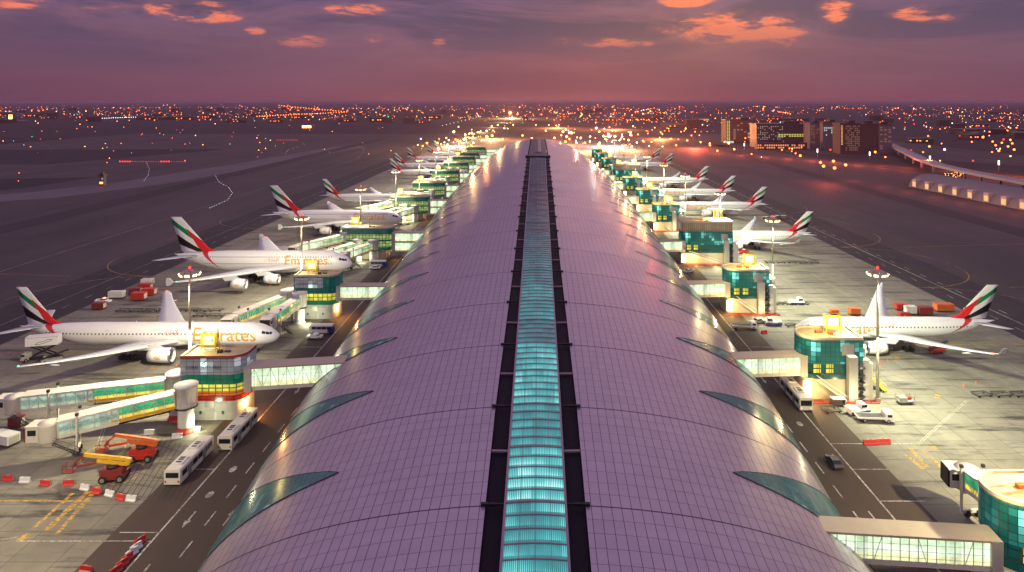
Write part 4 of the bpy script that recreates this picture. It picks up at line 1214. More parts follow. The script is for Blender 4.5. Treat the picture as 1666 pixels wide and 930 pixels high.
def container(label, loc, rz, paint='red_paint', size=(4.2,2.3,2.0), group='cargo containers standing on the apron'):
    t = thing('cargo_container', label, 'container', loc, rz, group); l, w, h = size
    b = MB(); b.box((0,0,.55+h/2), (l,w,h)); body = b.build('body', paint, t)
    b = MB()
    for k in range(7):
        x = -l/2+.15+k*(l-.3)/6
        for s in (-1,1): b.box((x,s*(w/2+.03),.55+h/2),(.1,.06,h))
    b.box((0,0,.55+h+.04),(l+.05,w+.05,.09)); b.build('ribs', paint, body)
    b = MB(); b.box((l/2+.03,0,.5+h/2),(.05,w*.8,h*.8)); b.build('door', 'grey_paint', body)
    b = MB(); b.box((0,0,.42),(l+.3,w,.16)); b.build('trailer', 'crate_dark', t)
    wheels(t, [(x,s*(w/2-.2)) for x in (-l*.35,l*.35) for s in (-1,1)], .25, .18)
    return t
def barrier(label, loc, rz, paint, group='red and white plastic barriers'):
    t = thing('plastic_barrier', label, 'barrier', loc, rz, group)
    b = MB(); b.loft([[(x,-.42,0),(x,.42,0),(x,.42,.18),(x,.2,.35),(x,.13,.95),(x,-.13,.95),(x,-.2,.35),(x,-.42,.18)] for x in (-.98,.98)], 0, True, False, capa=True, capb=True)
    body = b.build('body', paint, t)
    b = MB(); b.box((0,0,.985),(.5,.16,.07)); b.box((1.02,0,.5),(.1,.14,.6)); b.build('cap', 'grey_paint', t)
    return t
def boom_lift(label, loc, rz, chassis='red_paint', boom='orange_paint'):
    t = thing('boom_lift', label, 'boom lift', loc, rz, 'parked boom lifts')
    b = MB(); b.box((0,0,.85),(3.4,2.3,.7)); b.box((-.2,0,1.55),(3.2,2.0,.8)); b.box((1.2,.5,2.05),(1.0,.9,.35)); b.build('chassis', chassis, t)
    b = MB(); b.tube((-.2,0,1.9),(-.2,0,2.4),.9,n=16); b.build('turntable', 'dark_metal', t)
    b = MB(); b.bar((1.9,.2,2.9),(-4.6,.5,3.9),.42,.5); b.bar((1.9,-.15,2.3),(-2.6,.15,3.0),.36,.45); b.bar((1.8,.05,2.2),(2.1,.05,3.1),.6,.6)
    bo = b.build('boom', boom, t)
    b = MB(); b.bar((-2.6,.2,2.7),(-5.6,.6,2.1),.26,.3); b.bar((-4.6,.5,3.9),(-6.2,.75,2.5),.22,.24); b.build('jib', chassis, bo)
    b = MB(); b.tube((1.6,.2,2.6),(-.9,.35,3.1),.09,n=8); b.build('hydraulic_ram', 'grey_steel', bo)
    b = MB(); cx, cy, cz = -6.9,.85,1.3
    for x in (-.75,.75):
        for y in (-.6,.6): b.bar((cx+x,cy+y,cz),(cx+x,cy+y,cz+1.15),.07,.07)
    for z in (.0,.6,1.15):
        for s in (-1,1): b.bar((cx-.75,cy+s*.6,cz+z),(cx+.75,cy+s*.6,cz+z),.07,.07); b.bar((cx+s*.75,cy-.6,cz+z),(cx+s*.75,cy+.6,cz+z),.07,.07)
    b.box((cx,cy,cz),(1.5,1.2,.08)); b.box((cx+.6,cy,cz+.9),(.3,.7,.4)); b.build('basket', chassis, bo)
    wheels(t, [(x,s*1.15) for x in (-1.25,1.25) for s in (-1,1)], .58, .42)
    return t
def catering_truck(label, loc, rz, zbox=3.4):
    t = thing('catering_truck', label, 'truck', loc, rz); 
    b = MB(); b.box((0,0,.85),(9.0,1.2,.35)); b.build('chassis', 'dark_metal', t)
    b = MB(); chamfer_body(b, -5.0, -3.1, 2.2, .5, 2.4, .2, 0, .5, 0); cab = b.build('cab', 'grey_paint', t)
    b = MB(); b.box((-4.4,0,1.85),(.9,2.24,.6)); b.build('cab_window', 'dark_window', cab)
    b = MB()
    for s in (-1, 1):
        b.bar((-2.8,s*.95,1.1),(3.6,s*.95,zbox-.1),.22,.3); b.bar((-2.8,s*.75,zbox-.1),(3.6,s*.75,1.1),.22,.3)
    b.tube((.4,-1.0,lerp(1.1,zbox,.5)),(.4,1.0,lerp(1.1,zbox,.5)),.14,n=8); b.build('scissor_lift', 'dark_metal', t)
    b = MB(); b.box((.2,0,zbox+1.25),(8.0,2.5,2.5)); bx = b.build('box_body', 'white_paint', t)
    b = MB(); b.box((.2,-1.27,zbox+2.3),(7.9,.05,.08)); b.box((4.25,0,zbox+.06),(.6,2.2,.1)); b.box((.2,1.27,zbox+2.3),(7.9,.05,.08)); b.build('trim', 'grey_steel', bx)
    for s in (-1,1):
        b = MB()      # sweeping painted outline on the box
        pts = [(-1.8,.5),(-1.0,1.0),(.2,1.15),(1.3,1.6),(2.4,1.55),(1.6,1.1),(.4,.7),(-.8,.45),(-1.8,.5)]
        for p, q in zip(pts, pts[1:]): b.bar((p[0]+.4,s*1.275,zbox+p[1]),(q[0]+.4,s*1.275,zbox+q[1]),.05,.1)
        b.build('painted_flourish', 'gunmetal', bx)
    for s in (-1,1):
        for x in (-3.8,4.2): 
            b = MB(); b.bar((x,s*1.0,.8),(x,s*1.7,.1),.15,.15); b.box((x,s*1.75,.06),(.4,.4,.1)); b.build('outrigger', 'dark_metal', t)
    wheels(t, [(x,s*1.0) for x in (-3.6,2.6) for s in (-1,1)], .5, .35)
    return t
def belt_loader(label, loc, rz, paint='white_paint'):
    t = thing('belt_loader', label, 'belt loader', loc, rz, 'belt loaders')
    b = MB(); b.box((0,0,.7),(4.6,1.7,.6)); b.box((-1.5,.6,1.3),(.9,.7,.8)); b.build('chassis', paint, t)
    b = MB(); b.bar((-3.0,0,1.1),(3.8,0,2.9),.9,.25); b.build('conveyor', 'dark_metal', t)
    wheels(t, [(x,s*.8) for x in (-1.5,1.5) for s in (-1,1)], .38, .25)
    return t
def generator(label, loc, rz):
    t = thing('ground_power_cart', label, 'cart', loc, rz)
    b = MB(); b.box((0,0,.75),(3.6,1.9,.3)); b.box((-.7,0,1.25),(1.8,1.6,.8)); b.build('body', 'grey_paint', t)
    b = MB()
    for x in (-1.8,1.8):
        for y in (-.95,.95): b.bar((x,y,.5),(x,y,2.1),.08,.08)
    for s in (-1,1): b.bar((-1.8,s*.95,2.1),(1.8,s*.95,2.1),.08,.08); b.bar((s*1.8,-.95,2.1),(s*1.8,.95,2.1),.08,.08)
    b.build('cage', 'grey_steel', t)
    b = MB(); b.box((1.0,.2,1.2),(1.0,1.1,.7)); b.build('hose_box', 'red_paint', t)
    wheels(t, [(x,s*.8) for x in (-1.2,1.2) for s in (-1,1)], .3, .2)
    return t
def passenger_steps(label, loc, rz, paint='sign_yellow'):
    t = thing('service_steps', label, 'steps', loc, rz)
    b = MB()
    for k in range(9): b.box((-1.6+k*.36,0,.5+k*.24),(.36,1.1,.08))
    for s in (-1,1): b.bar((-1.8,s*.58,.4),(1.6,s*.58,2.6),.1,.25); b.bar((-1.8,s*.58,1.4),(1.6,s*.58,3.5),.07,.07); b.bar((1.5,s*.58,.3),(1.5,s*.58,3.4),.12,.12)
    b.box((2.0,0,2.6),(1.0,1.2,.1)); b.build('stairway', paint, t)
    b = MB(); b.box((.2,0,.4),(3.8,1.3,.2)); b.build('chassis', 'dark_metal', t)
    wheels(t, [(x,s*.65) for x in (-1.3,1.6) for s in (-1,1)], .3, .2)
    return t
def baggage_train(label, loc, rz):
    t = thing('baggage_cart', label, 'cart', loc, rz, 'baggage carts')
    b = MB(); b.box((0,0,.5),(3.0,1.6,.12)); b.box((-1.45,0,1.1),(.08,1.5,1.2)); b.box((1.45,0,1.1),(.08,1.5,1.2)); b.build('bed', 'gunmetal', t)
    b = MB(); b.box((0,0,1.75),(3.1,1.7,.08)); b.build('canopy', 'white_panel', t)
    wheels(t, [(x,s*.7) for x in (-1.0,1.0) for s in (-1,1)], .25, .15)
    return t
# ------------------------------------------------------------------ light masts, lamps
def light_mast(label, loc, h=30.6, energy=42000, col=(1,.86,.50), n=8, sx=1, real=True):
    t = thing('light_mast', label, 'light mast', loc, 0, 'tall floodlight masts along the stands')
    b = MB(); b.tube((0,0,0),(0,0,h*.5),.42,.30,n=10); b.tube((0,0,h*.5),(0,0,h),.30,.18,n=10); b.box((0,0,.4),(1.1,1.1,.8)); b.build('pole', 'mast_steel', t)
    b = MB(); b.lathe([(1.2,h-.15),(1.35,h-.15),(1.35,h+.1),(1.2,h+.1)], n=16)
    for k in range(4): a = k*PI/2; b.bar((0,0,h),(1.3*math.cos(a),1.3*math.sin(a),h),.1,.1)
    head = b.build('head_ring', 'mast_steel', t)
    for k in range(n):
        a = 2*PI*k/n+.2; r = 1.75
        b = MB(); b.obox((r*math.cos(a), r*math.sin(a), h), (.45*math.cos(a),.45*math.sin(a),-.25), (-.5*math.sin(a),.5*math.cos(a),0), (.12*math.cos(a),.12*math.sin(a),.22), 1)
        b.obox(((r+.5)*math.cos(a), (r+.5)*math.sin(a), h-.3), (.06*math.cos(a),.06*math.sin(a),-.03), (-.48*math.sin(a),.48*math.cos(a),0), (.14*math.cos(a),.14*math.sin(a),.24), 0)
        warm = not (k in (2,) )
        b.build('flood_lamp', ['lamp_warm' if warm else 'lamp_orange', 'mast_steel'], head)
    b = MB(); b.lathe([(.01,h+.9),(.28,h+1.1),(.28,h+1.4),(.01,h+1.6)], n=8); b.tube((0,0,h),(0,0,h+.95),.06,n=6,mi=1); b.build('red_beacon', ['lamp_red','mast_steel'], t)
    if real:
        ld = bpy.data.lights.new('flood_light', 'SPOT'); ld.energy = energy; ld.color = (1,.88,.54) if sx < .5 else (.92,.95,.62); ld.spot_size = math.radians(158); ld.spot_blend = .55; ld.shadow_soft_size = .9
        lo = bpy.data.objects.new('flood_light', ld); COL.objects.link(lo); lo.parent = head; lo.location = (sx*2.2,0,h-.8)
        d = Vector((sx*.72,0,-1)); lo.rotation_euler = d.to_track_quat('-Z','Y').to_euler()
    return t
def pt(loc, e, col, r=1.0, name='area_light'):
    ld = bpy.data.lights.new(name, 'POINT'); ld.energy = e; ld.color = col; ld.shadow_soft_size = r
    lo = bpy.data.objects.new(name, ld); COL.objects.link(lo); lo.location = loc; return lo
def point(parent, loc, e, col, r=.4):  # point source without a fixture, added at the gate buildings
    ld = bpy.data.lights.new('added_gate_light', 'POINT'); ld.energy = e; ld.color = col; ld.shadow_soft_size = r
    lo = bpy.data.objects.new('added_gate_light', ld); COL.objects.link(lo); lo.parent = parent; lo.location = loc
def spot(parent, loc, e, col, d, ang=125):  # spot without a fixture, added to brighten the parked airliners
    ld = bpy.data.lights.new('added_plane_fill', 'SPOT'); ld.energy = e; ld.color = col; ld.spot_size = math.radians(ang); ld.spot_blend = .5; ld.shadow_soft_size = .5
    lo = bpy.data.objects.new('added_plane_fill', ld); COL.objects.link(lo); lo.parent = parent; lo.location = loc; lo.rotation_euler = Vector(d).to_track_quat('-Z','Y').to_euler()
ORD = ['nearest','second','third','fourth','fifth','sixth','seventh','eighth','ninth','tenth','eleventh','twelfth','thirteenth']

def populate():
    # ------------------------------ left gate buildings (y of the front face, kind)
    gl = [(151.5,'red','F 18'),(222,'teal','F 16'),(306,'long',None),(407,'long',None),(478,'long',None),(561,'long',None),(634,'long',None),(701,'long',None),(752,'long',None),(842,'long',None)]
    desc = ['grey and red banded gate building with lit yellow windows, nearest on the left',
            'dark teal gate building with a grey shop sign, just behind the nearest left airliner',
            'long flat dark gate building just beyond the nose of the nearest double-decker airliner',
            'long dark gate building just beyond the nose of the farther double-decker airliner']
    for i, (y, kind, txt) in enumerate(gl):
        lab = desc[i] if i < 4 else f'small distant dark gate building, {ORD[i]} along the left side'
        if kind == 'long':
            if i == 2: proto_long = gate_left(lab, -89, -66, y, y+9, 'long'); g = proto_long
            else: g = again(proto_long, lab, (-77.5, y, 0))
        else: g = gate_left(lab, -80.3, -66.2, y, y+7.2, kind, txt)
        dx = 2.0 if kind != 'long' else -1.0
        if i < 9: point(g, (-2.4 if kind != 'long' else -6.5, 1.6, 18.6), 1100 if i < 5 else 1700, (1,.74,.22))
        if i < 6: point(g, (-8 if kind != 'long' else -13, 8.5, 15.5), 12000, (1,.98,.9)) if False else spot(g, (-8 if kind != 'long' else -13, 8.5, 15.5), 19000, (1,.98,.92), (-.75,-.5 if kind == 'long' else .8,-.55))
        if i < 4: point(g, (7.6 if kind != 'long' else 12.5, 2.0, 3.4), 2300, (1,.45,.13)); point(g, (-1.0, -5.5, 1.9), 1500, (.95,.95,.6), r=.5)  # last one: added fill hanging in front of the base wall
    # left walkways
    link_bridge('nearest walkway on the left, joining the concourse to the grey and red gate building', -1, 158, 154.5, -66.3, 6.4, 4.0, 4.9)
    link_bridge('second walkway on the left, reaching the teal gate building with the shop sign', -1, 226, 225.5, -66.8, 6.0, 4.0, 4.3)
    for i, (y, kind, txt) in enumerate(gl[2:]):
        link_bridge(f'two-storey glazed walkway, {ORD[i+2]} from the front on the left side of the concourse', -1, y+2, y+2, -66.1, 3.6, 4.2, 8.4, 2)
    # left boarding bridges
    jet_bridge('boarding bridge with green glazing and maroon mouth, closest to the boom lifts', (-76.4,146.6), (-101.3,134.2), 6.0, 4.1, cabrot=math.radians(185))
    jet_bridge('white boarding bridge with green and grey glazing behind the nearest one on the left', (-81.5,152.5), (-117.5,147.0), 6.2, 4.3, cabrot=math.radians(182))
    J = [('pale boarding bridge from the teal building to the front of the nearest left airliner', (-77.2,218.5), (-80.8,198.5), .5),
         ('pale boarding bridge to the second door of the nearest left airliner', (-82,221.5), (-93,198.8), .5)]
    for lab, a, c, f in J: jet_bridge(lab, a, c, 5.6, 4.6, colours=('tunnel_glass_lime','tunnel_glass_green'), cabrot=-PI/2, red=False, shell='cream_paint')
    def triple(y, yp, who):
        jet_bridge(f'bright boarding bridge to the front door of the {who}', (-74,y-3), (-83.5,yp+6), 5.4, 4.8, colours=('tunnel_glass_lime','tunnel_glass_bright'), cabrot=-PI/2, red=False)
        jet_bridge(f'bright middle boarding bridge behind the nose of the {who}', (-81,y-2.5), (-92.5,yp+6), 5.6, 4.9, colours=('tunnel_glass_lime','tunnel_glass_bright'), cabrot=-PI/2, red=False)
        jet_bridge(f'bright rear boarding bridge by the wing of the {who}', (-88,y+2), (-105,yp+6.5), 8.2, 7.6, colours=('tunnel_glass_lime','tunnel_glass_bright'), cabrot=-PI/2, red=False)
    triple(306, 277, 'nearest double-decker airliner'); triple(407, 381, 'farther double-decker airliner')
    pj = None
    for i, (yt, yp) in enumerate(((478,463),(561,540),(634,629),(701,690),(752,745))):
        for k, (a, c) in enumerate((((-75,yt-3),(-86,yp+9 if yp < yt-10 else yt-14)), ((-83,yt-2.5),(-99,yp+10 if yp < yt-10 else yt-12)))):
            jet_bridge(f'small distant bright boarding bridge, {"inner" if k == 0 else "outer"} one at the {ORD[i+4]} gate building on the left', a, c, 5.4, 4.8, colours=('tunnel_glass_bright','tunnel_glass_bright'), red=False, stairs=False)
    # ------------------------------ right gate buildings
    gr = [(95,'drum'),(162,'drum'),(228,'drum'),(297,'tall'),(373,'drum'),(437,'drum'),(505,'drum'),(564,'tall'),(604,'drum'),(677,'drum'),(742,'drum'),(800,'drum')]
    rd = ['teal glass drum-fronted gate building cut by the lower right corner of the photo',
          'teal drum-fronted gate building before the nose of the nearest right airliner',
          'teal drum-fronted gate building, second along the right side, with a white boarding bridge behind it',
          'teal gate building topped by a tall beige louvred storey, third along the right side',]
    prd = prt = None
    for i, (y, kind) in enumerate(gr):
        lab = rd[i] if i < 4 else f'small distant teal gate building, {ORD[i]} along the right side'
        if kind == 'tall':
            if prt is None: prt = gate_right(lab, 62.6, 85.5, y, y+9.5, 'tall'); g = prt
            else: g = again(prt, lab, (74.0, y, 0))
        elif prd is None: prd = gate_right(lab, 65.6, 80.2, y, y+9.0); g = prd
        else: g = again(prd, lab, (70.6, y, 0))
        zt_ = 17.6 if kind == 'drum' else 21.6
        if i < 10: point(g, (-.2, 3.2, zt_+.6), 1500 if i < 5 else 1900, (1,.78,.25))
        if i == 0: point(g, (-8,-2,17), 2500, (1,.85,.4))  # added to brighten the walkway roof, no lamp there
        if 0 < i < 7: spot(g, (8.5, 10.5, 16.0), 16000, (1,1,.86), (.75,.9,-.55))
        if 0 < i < 6: point(g, (-6.6,-2.6,3.2), 2600, (1,.60,.22)); point(g, (3.0,-5.5,2.2), 2000, (1,.92,.5), r=.5)  # last one: added fill standing before the front wall
    for i, (y, kind) in enumerate(gr[:9]):
        nm = ['broad', 'bright', 'bright', 'short', 'small', 'small', 'tiny', 'tiny', 'tiny'][i]
        link_bridge(f'{nm} glazed walkway, {ORD[i]} from the front on the right side of the concourse', 1, y+(4.5 if i == 0 else 1.5), y+(2.0 if i == 0 else 3), 64.6 if i else 65.4, 5.6 if i else 5.3, 3.5 if i == 0 else 3.9, 4.1 if i == 0 else 4.4)
    jet_bridge('white and teal boarding bridge reaching away from the corner drum building at the lower right', (75.2,105.0), (74.6,121.5), 5.6, 4.6, stairs=False, colours=('tunnel_glass_green','tunnel_glass_green'), cabrot=math.radians(172), red=False)
    for i, (yt, yp) in enumerate(((162,199),(228,260),(297,332),(373,428),(437,492),(505,565))):
        x1 = 83.0 if i == 0 else 84
        jet_bridge(['pale boarding bridge hidden behind the second right gate building and touching the nearest right airliner','white boarding bridge curling behind the teal drum building with the second mast','pale boarding bridge behind the beige louvred gate building','small pale boarding bridge behind the fourth small right gate building','small pale boarding bridge behind the fifth small right gate building','tiny pale boarding bridge at the sixth small right gate building'][i],
            (80.5,yt+9.5), (x1,min(yt+31, yp-7)), 5.6, 4.6, colours=('tunnel_glass_pale','tunnel_glass_bright'), cabrot=PI/2, red=False)
    # ------------------------------ airliners
    A = airliner('long_twin', 'long white twin-engine airliner nearest on the left, its tail by the raised catering truck'); A.location = (-73.9, 193, 0)
    B = airliner('double_decker', 'white double-decker airliner, second on the left, with two engines hanging under its near wing'); B.location = (-76.3, 277, 0)
    again(B, 'white double-decker airliner farther back on the left, its tail beside a starry floodlight', (-77, 381, 0))
    again(A, 'white airliner fourth on the left, small, with a red glow behind its tail', (-73, 463, 0))
    for i, (y, x) in enumerate(((629,-64),(697,-74),(778,-77),(835,-64),(914,-67))):
        again(A, f'{["small","small","tiny","tiny","farthest tiny"][i]} distant white airliner, {ORD[i+4]} in the row on the left side', (x, y, 0))
    C = airliner('short_twin', 'white twin-engine airliner nearest on the right, its red winglet over the open apron'); C.location = (75.4, 199, 0); C.rotation_euler = (0,0,PI)
    again(C, 'white airliner second on the right, tail showing behind the beige louvred gate building', (75.2, 332, 0), PI)
    again(C, 'white airliner third on the right, with one engine seen behind the fourth gate building', (85, 428, 0), PI)
    again(C, 'white airliner fourth on the right, tail fin between two others', (84, 492, 0), PI)
    again(C, 'white airliner fifth on the right, small', (83, 565, 0), PI)
    again(C, 'tiny white airliner sixth on the right', (82, 707, 0), PI)
    again(C, 'tiny farthest white airliner on the right', (82, 780, 0), PI)
    # ------------------------------ masts
    for i, y in enumerate((161.5,238,317,395,473,550,628,706,784,862)):
        p = light_mast(f'tall floodlight mast, {ORD[i]} from the front on the left apron', (-83.3,y,0), sx=-1, energy=100000 if i < 7 else 80000)
    for i, y in enumerate((90,161.5,234,302,373,437,505,564,640,720,800)):
        p = light_mast(f'tall floodlight mast, {ORD[i]} from the front on the right apron' if i else 'tall floodlight mast on the right apron just out of the picture', (81.0 if i else 90,y if i else 104,0), sx=1 if i else -.25, energy=150000 if i < 8 else 100000)
    p = light_mast('tall floodlight mast on the left apron just out of the picture', (-88,101,0), sx=.2, energy=62000)
    b = MB(); b.lathe([(.30,0),(.30,.06),(.17,.06),(.10,.45),(.04,.78),(.01,.8)], n=8); cone = b.build('traffic_cone', 'orange_paint')
    tag(cone, 'small orange traffic cone standing around the parked airliners', 'cone', 'traffic cones around the airliners'); cone.location = (-116,163,0)
    for cx_, cy_ in ((-121,161.5),(-103,181),(-98,183),(-126,226),(-77,184),(-148,190),(107,170),(111,171.5),(93,184),(96,186),(80,193),(120,196),(-129,239),(-104,262),(-112,252),(-79,270)):
        c_ = cone.copy(); COL.objects.link(c_); c_.location = (cx_,cy_,0)
    # ------------------------------ buses, cars, trucks
    bus = apron_bus('long cream airport bus by the road edge, front one of two on the left', (-68.1,132.2,0), PI/2)
    again(bus, 'long cream airport bus behind another beside the grey and red gate building', (-64.2,144.8,0), PI/2)
    again(bus, 'long white airport bus with dark windscreen driving towards the camera beside the right gate building', (61.8,162.5,0), -PI/2)
    mb = minibus('small white and blue bus parked by the base of the teal gate building', (-66.9,209,0), PI)
    again(mb, 'small white and blue bus below the third gate building on the left', (-69.5,293,0), PI)
    cr = car('white saloon car parked in front of the small bus by the teal gate building', (-67.5,204.2,0), PI)
    again(cr, 'tiny white car in front of the far small bus on the left road', (-69.8,288.8,0), PI)
    again(cr, 'white car on the right service road below the beige louvred building', (63,283,0), .5)
    car('dark car with tail lights driving away on the right service road', (58.2,133,0), PI/2, 'gunmetal')
    again(cr, 'tiny white car under the long dark gate building on the left', (-66,372,0), .3)
    pickup('white pickup parked beside a red container behind the nearest left airliner', (-154.5,240,0), 0)
    fb = flatbed('white flatbed truck with an empty bed beside the white and blue tug', (75.2,151.5,0), -.08)
    again(fb, 'dark empty flatbed truck on the right road beyond the second walkway', (64.7,213,0), -.02)
    tg = tug('white and blue aircraft tug behind the flatbed truck on the right', (73.2,155.2,0), .25)
    again(tg, 'white aircraft tug towing a low dolly near the nose of the nearest right airliner', (75.2,216.5,0), PI-.1)
    again(tg, 'small tug in the row of carts above the nearest right airliner', (91,238.5,0), 0)
    pallet_dolly('low dark dolly coupled behind the blue and white tug', (67.6,156.2,0), .1, 'single pallet dollies')
    pallet_dolly('low dark dolly behind the tug near the nose of the nearest right airliner', (80.6,215.5,0), 0, 'single pallet dollies')
    car('grey car by the foot of the second right gate building', (71.2,218.5,0), .4, 'grey_paint')
    generator('caged ground power cart with red hoses on the right apron', (86.8,160.2,0), .1)
    passenger_steps('yellow service steps standing by the mast on the right apron', (84.2,167.5,0), 2.3)
    catering_truck('white catering truck with its box raised at the tail of the nearest left airliner', (-137.2,187.2,0), .24, 4.3)
    belt_loader('red and white belt loader under the tail of the nearest right airliner', (113.5,192.6,0), .3, 'red_paint')
    belt_loader('belt loader under the rear of the nearest left airliner', (-133.5,185.5,0), .5, 'grey_paint')
    again(cr, 'red car under the wing of the second right airliner', (92,318,0), .2)
    pickup('red airport vehicle beside the engine of the second right airliner', (96.5,318.5,0), .3, 'red_paint')
    # boom lifts
    bl1 = boom_lift('red boom lift with yellow folded boom, nearer one of two beside the plastic barriers', (-80.2,128.0,0), .14, 'maroon_paint', 'yellow_paint')
    bl2 = boom_lift('bright red boom lift with folded yellow boom, farther one of two near the buses', (-79.0,135.2,0), .08)
    for q_ in (bl1, bl2): q_.scale = (1.22,1.22,1.22)
    # barriers by the boom lifts (surveyed from the photograph)
    blab = {'barrier_red': 'red plastic barrier', 'barrier_white': 'white plastic barrier'}
    proto = {}
    row = [(13,781,'r'),(41,784,'w'),(74,789,'r'),(112,789,'r'),(139,796,'w'),(157,802,'r'),(179,806,'w'),(197,812,'r'),(214,814,'w'),(318,701,'w'),(288,712,'w'),(243,706,'w'),(140,930,'r')]
    names = ['leftmost in the row before the boom lifts','second from the left in the row before the boom lifts','third from the left in the row before the boom lifts','fourth from the left in the row before the boom lifts','fifth in the row, left of the red one under the boom lift','right below the nearer boom lift','under the wheels of the nearer boom lift','near the right end of the row','last at the right end of the row','beside the red column base','under the boarding bridge column','by the yellow turning circle','alone at the bottom edge of the photo']
    for (px, py, c), nm in zip(row, names):
        paint = 'barrier_red' if c == 'r' else 'barrier_white'; X, Y = at(px, py)
        rz = random.uniform(-.15,.15)-(.25 if 130 < px < 215 else 0)
        lab = f'{blab[paint]}, {nm}'
        if c not in proto: proto[c] = barrier(lab, (X,Y,0), rz, paint)
        else: again(proto[c], lab, (X,Y,0), rz)
    diag = [(227,884,'r'),(221,894,'w'),(214,903,'w'),(206,912,'r'),(198,921,'r'),(188,932,'r')]
    for i, (px, py, c) in enumerate(diag):
        X, Y = at(px, py)
        again(proto[c], f'{blab["barrier_red" if c == "r" else "barrier_white"]}, {ORD[i]} from the far end of the slanting row at the road edge', (X,Y,0), math.radians(70))
    for i, (px, py) in enumerate(((1412,722),(1421,722),(1432,721),(1441,721))):
        X, Y = at(px, py); again(proto['r'], f'red plastic barrier, {ORD[i]} from the left of the short row on the right apron', (X,Y,0), .05, 'short row of red barriers')
    X, Y = at(1243,542); again(proto['r'], 'orange-red plastic barrier by the far side of the right road', (X,Y,0), .3)
    # chairs of small clutter: white crates by the boom lift end
    ct = container('white service container at the left edge beside the boarding bridge mouth', at(8,722), -.3, 'white_panel', (5.2,2.6,1.7), 'service units near the boarding bridge')
    container('small dark red service unit behind the boarding bridge mouth', at(27,694), .1, 'maroon_paint', (2.6,1.8,1.7), 'service units near the boarding bridge')
    # container yards
    yard = [(226,488,'red_paint','in the middle of the cluster behind the left airliner',(4.6,2.6,2.2)),(221,479,'maroon_paint','at the left of the cluster behind the left airliner',(4,2.4,2)),(237,472,'red_paint','at the top of the cluster behind the left airliner',(4.4,2.4,2)),(243,480,'red_paint','at the right of the cluster behind the left airliner',(4.4,2.4,2)),
            (240,464,'white_panel','topmost of the cluster behind the left airliner',(4.2,2.3,2)),(190,485,'white_panel','alone left of the red cluster',(5.2,2.2,2)),(161,503,'maroon_paint','beside the white pickup',(3.8,2.2,1.8))]
    for px, py, paint, nm, size in yard: container(f'{"white" if "white" in paint else "dark red" if "maroon" in paint else "red"} cargo container {nm}', at(px,py), .05, paint, size)
    yard = [(1535,506,'orange_paint','alone nearest the tail of the right airliner',(6,2.6,2)),(1504,512,'maroon_paint','left of the orange one behind the right airliner',(4.6,2.5,2.2)),(1481,511,'white_panel','with a dark door behind the right airliner',(3.4,2.2,2.2)),(1466,504,'red_paint','at the left end of the carts behind the right airliner',(4,2,1.6)),
            (1471,516,'red_paint','low against the fuselage of the right airliner',(3.6,1.8,1)),(1390,512,'orange_paint','beside the far wing of the right airliner',(3.4,2,1.7)),(1357,511,'orange_paint','in the cart row above the nose of the right airliner',(2.6,1.6,1))]
    for px, py, paint, nm, size in yard: container(f'{"white" if "white" in paint else "dark red" if "maroon" in paint else "orange" if "orange" in paint else "red"} cargo container {nm}', at(px,py), .03, paint, size)
    # rows of pallet dollies
    pd = pallet_dolly('dark empty pallet dolly, leftmost in the row behind the nearest left airliner', (-142,231,0), 0)
    for k in range(1, 8): again(pd, f'dark empty pallet dolly, {ORD[k]} from the left in the row behind the nearest left airliner', (-142+4.6*k+random.uniform(-.3,.3),231+random.uniform(-.5,.5),0), random.uniform(-.08,.08))
    for k in range(3): again(pd, f'dark pallet dolly, {["left","middle","right"][k]} one of the short row above the nearest left airliner', (-113+4.6*k,225.5,0), .03, 'short row of dollies on the left apron')
    for k in range(4): again(pd, f'dark empty pallet dolly, {["first","second","third","fourth"][k]} from the left in the row at the right edge', (107.8+4.7*k,164.5,0), .1+random.uniform(-.05,.05), 'row of dollies on the right apron')
    for k in range(5): again(pd, f'tiny dark pallet dolly, {["first","second","third","fourth","fifth"][k]} from the left in the far right row', (102.5+4.9*k,300,0), 0, 'far row of dollies on the right apron')
    for k in range(4): again(pd, f'dark pallet dolly, {["first","second","third","fourth"][k]} from the left above the nose of the right airliner', (80+4.4*k,238.5,0), .05, 'dollies above the nose of the right airliner')
    bc = baggage_train('baggage cart under the nose of the second right gate building', (70.5,160.0-.8,0), 0)
    for k in range(5): again(bc, 'small baggage cart in the far cluster of carts on the left apron', (-132+6*k+random.uniform(-1,1),508+random.uniform(-6,10),0), random.uniform(0,3), 'far cluster of carts on the left apron')
    for k in range(4): again(bc, f'small cart, {["first","second","third","fourth"][k]} from the left by the tail of the third right airliner', (138+4*k,412+random.uniform(-3,3),0), random.uniform(0,3), 'carts by the right airliners')

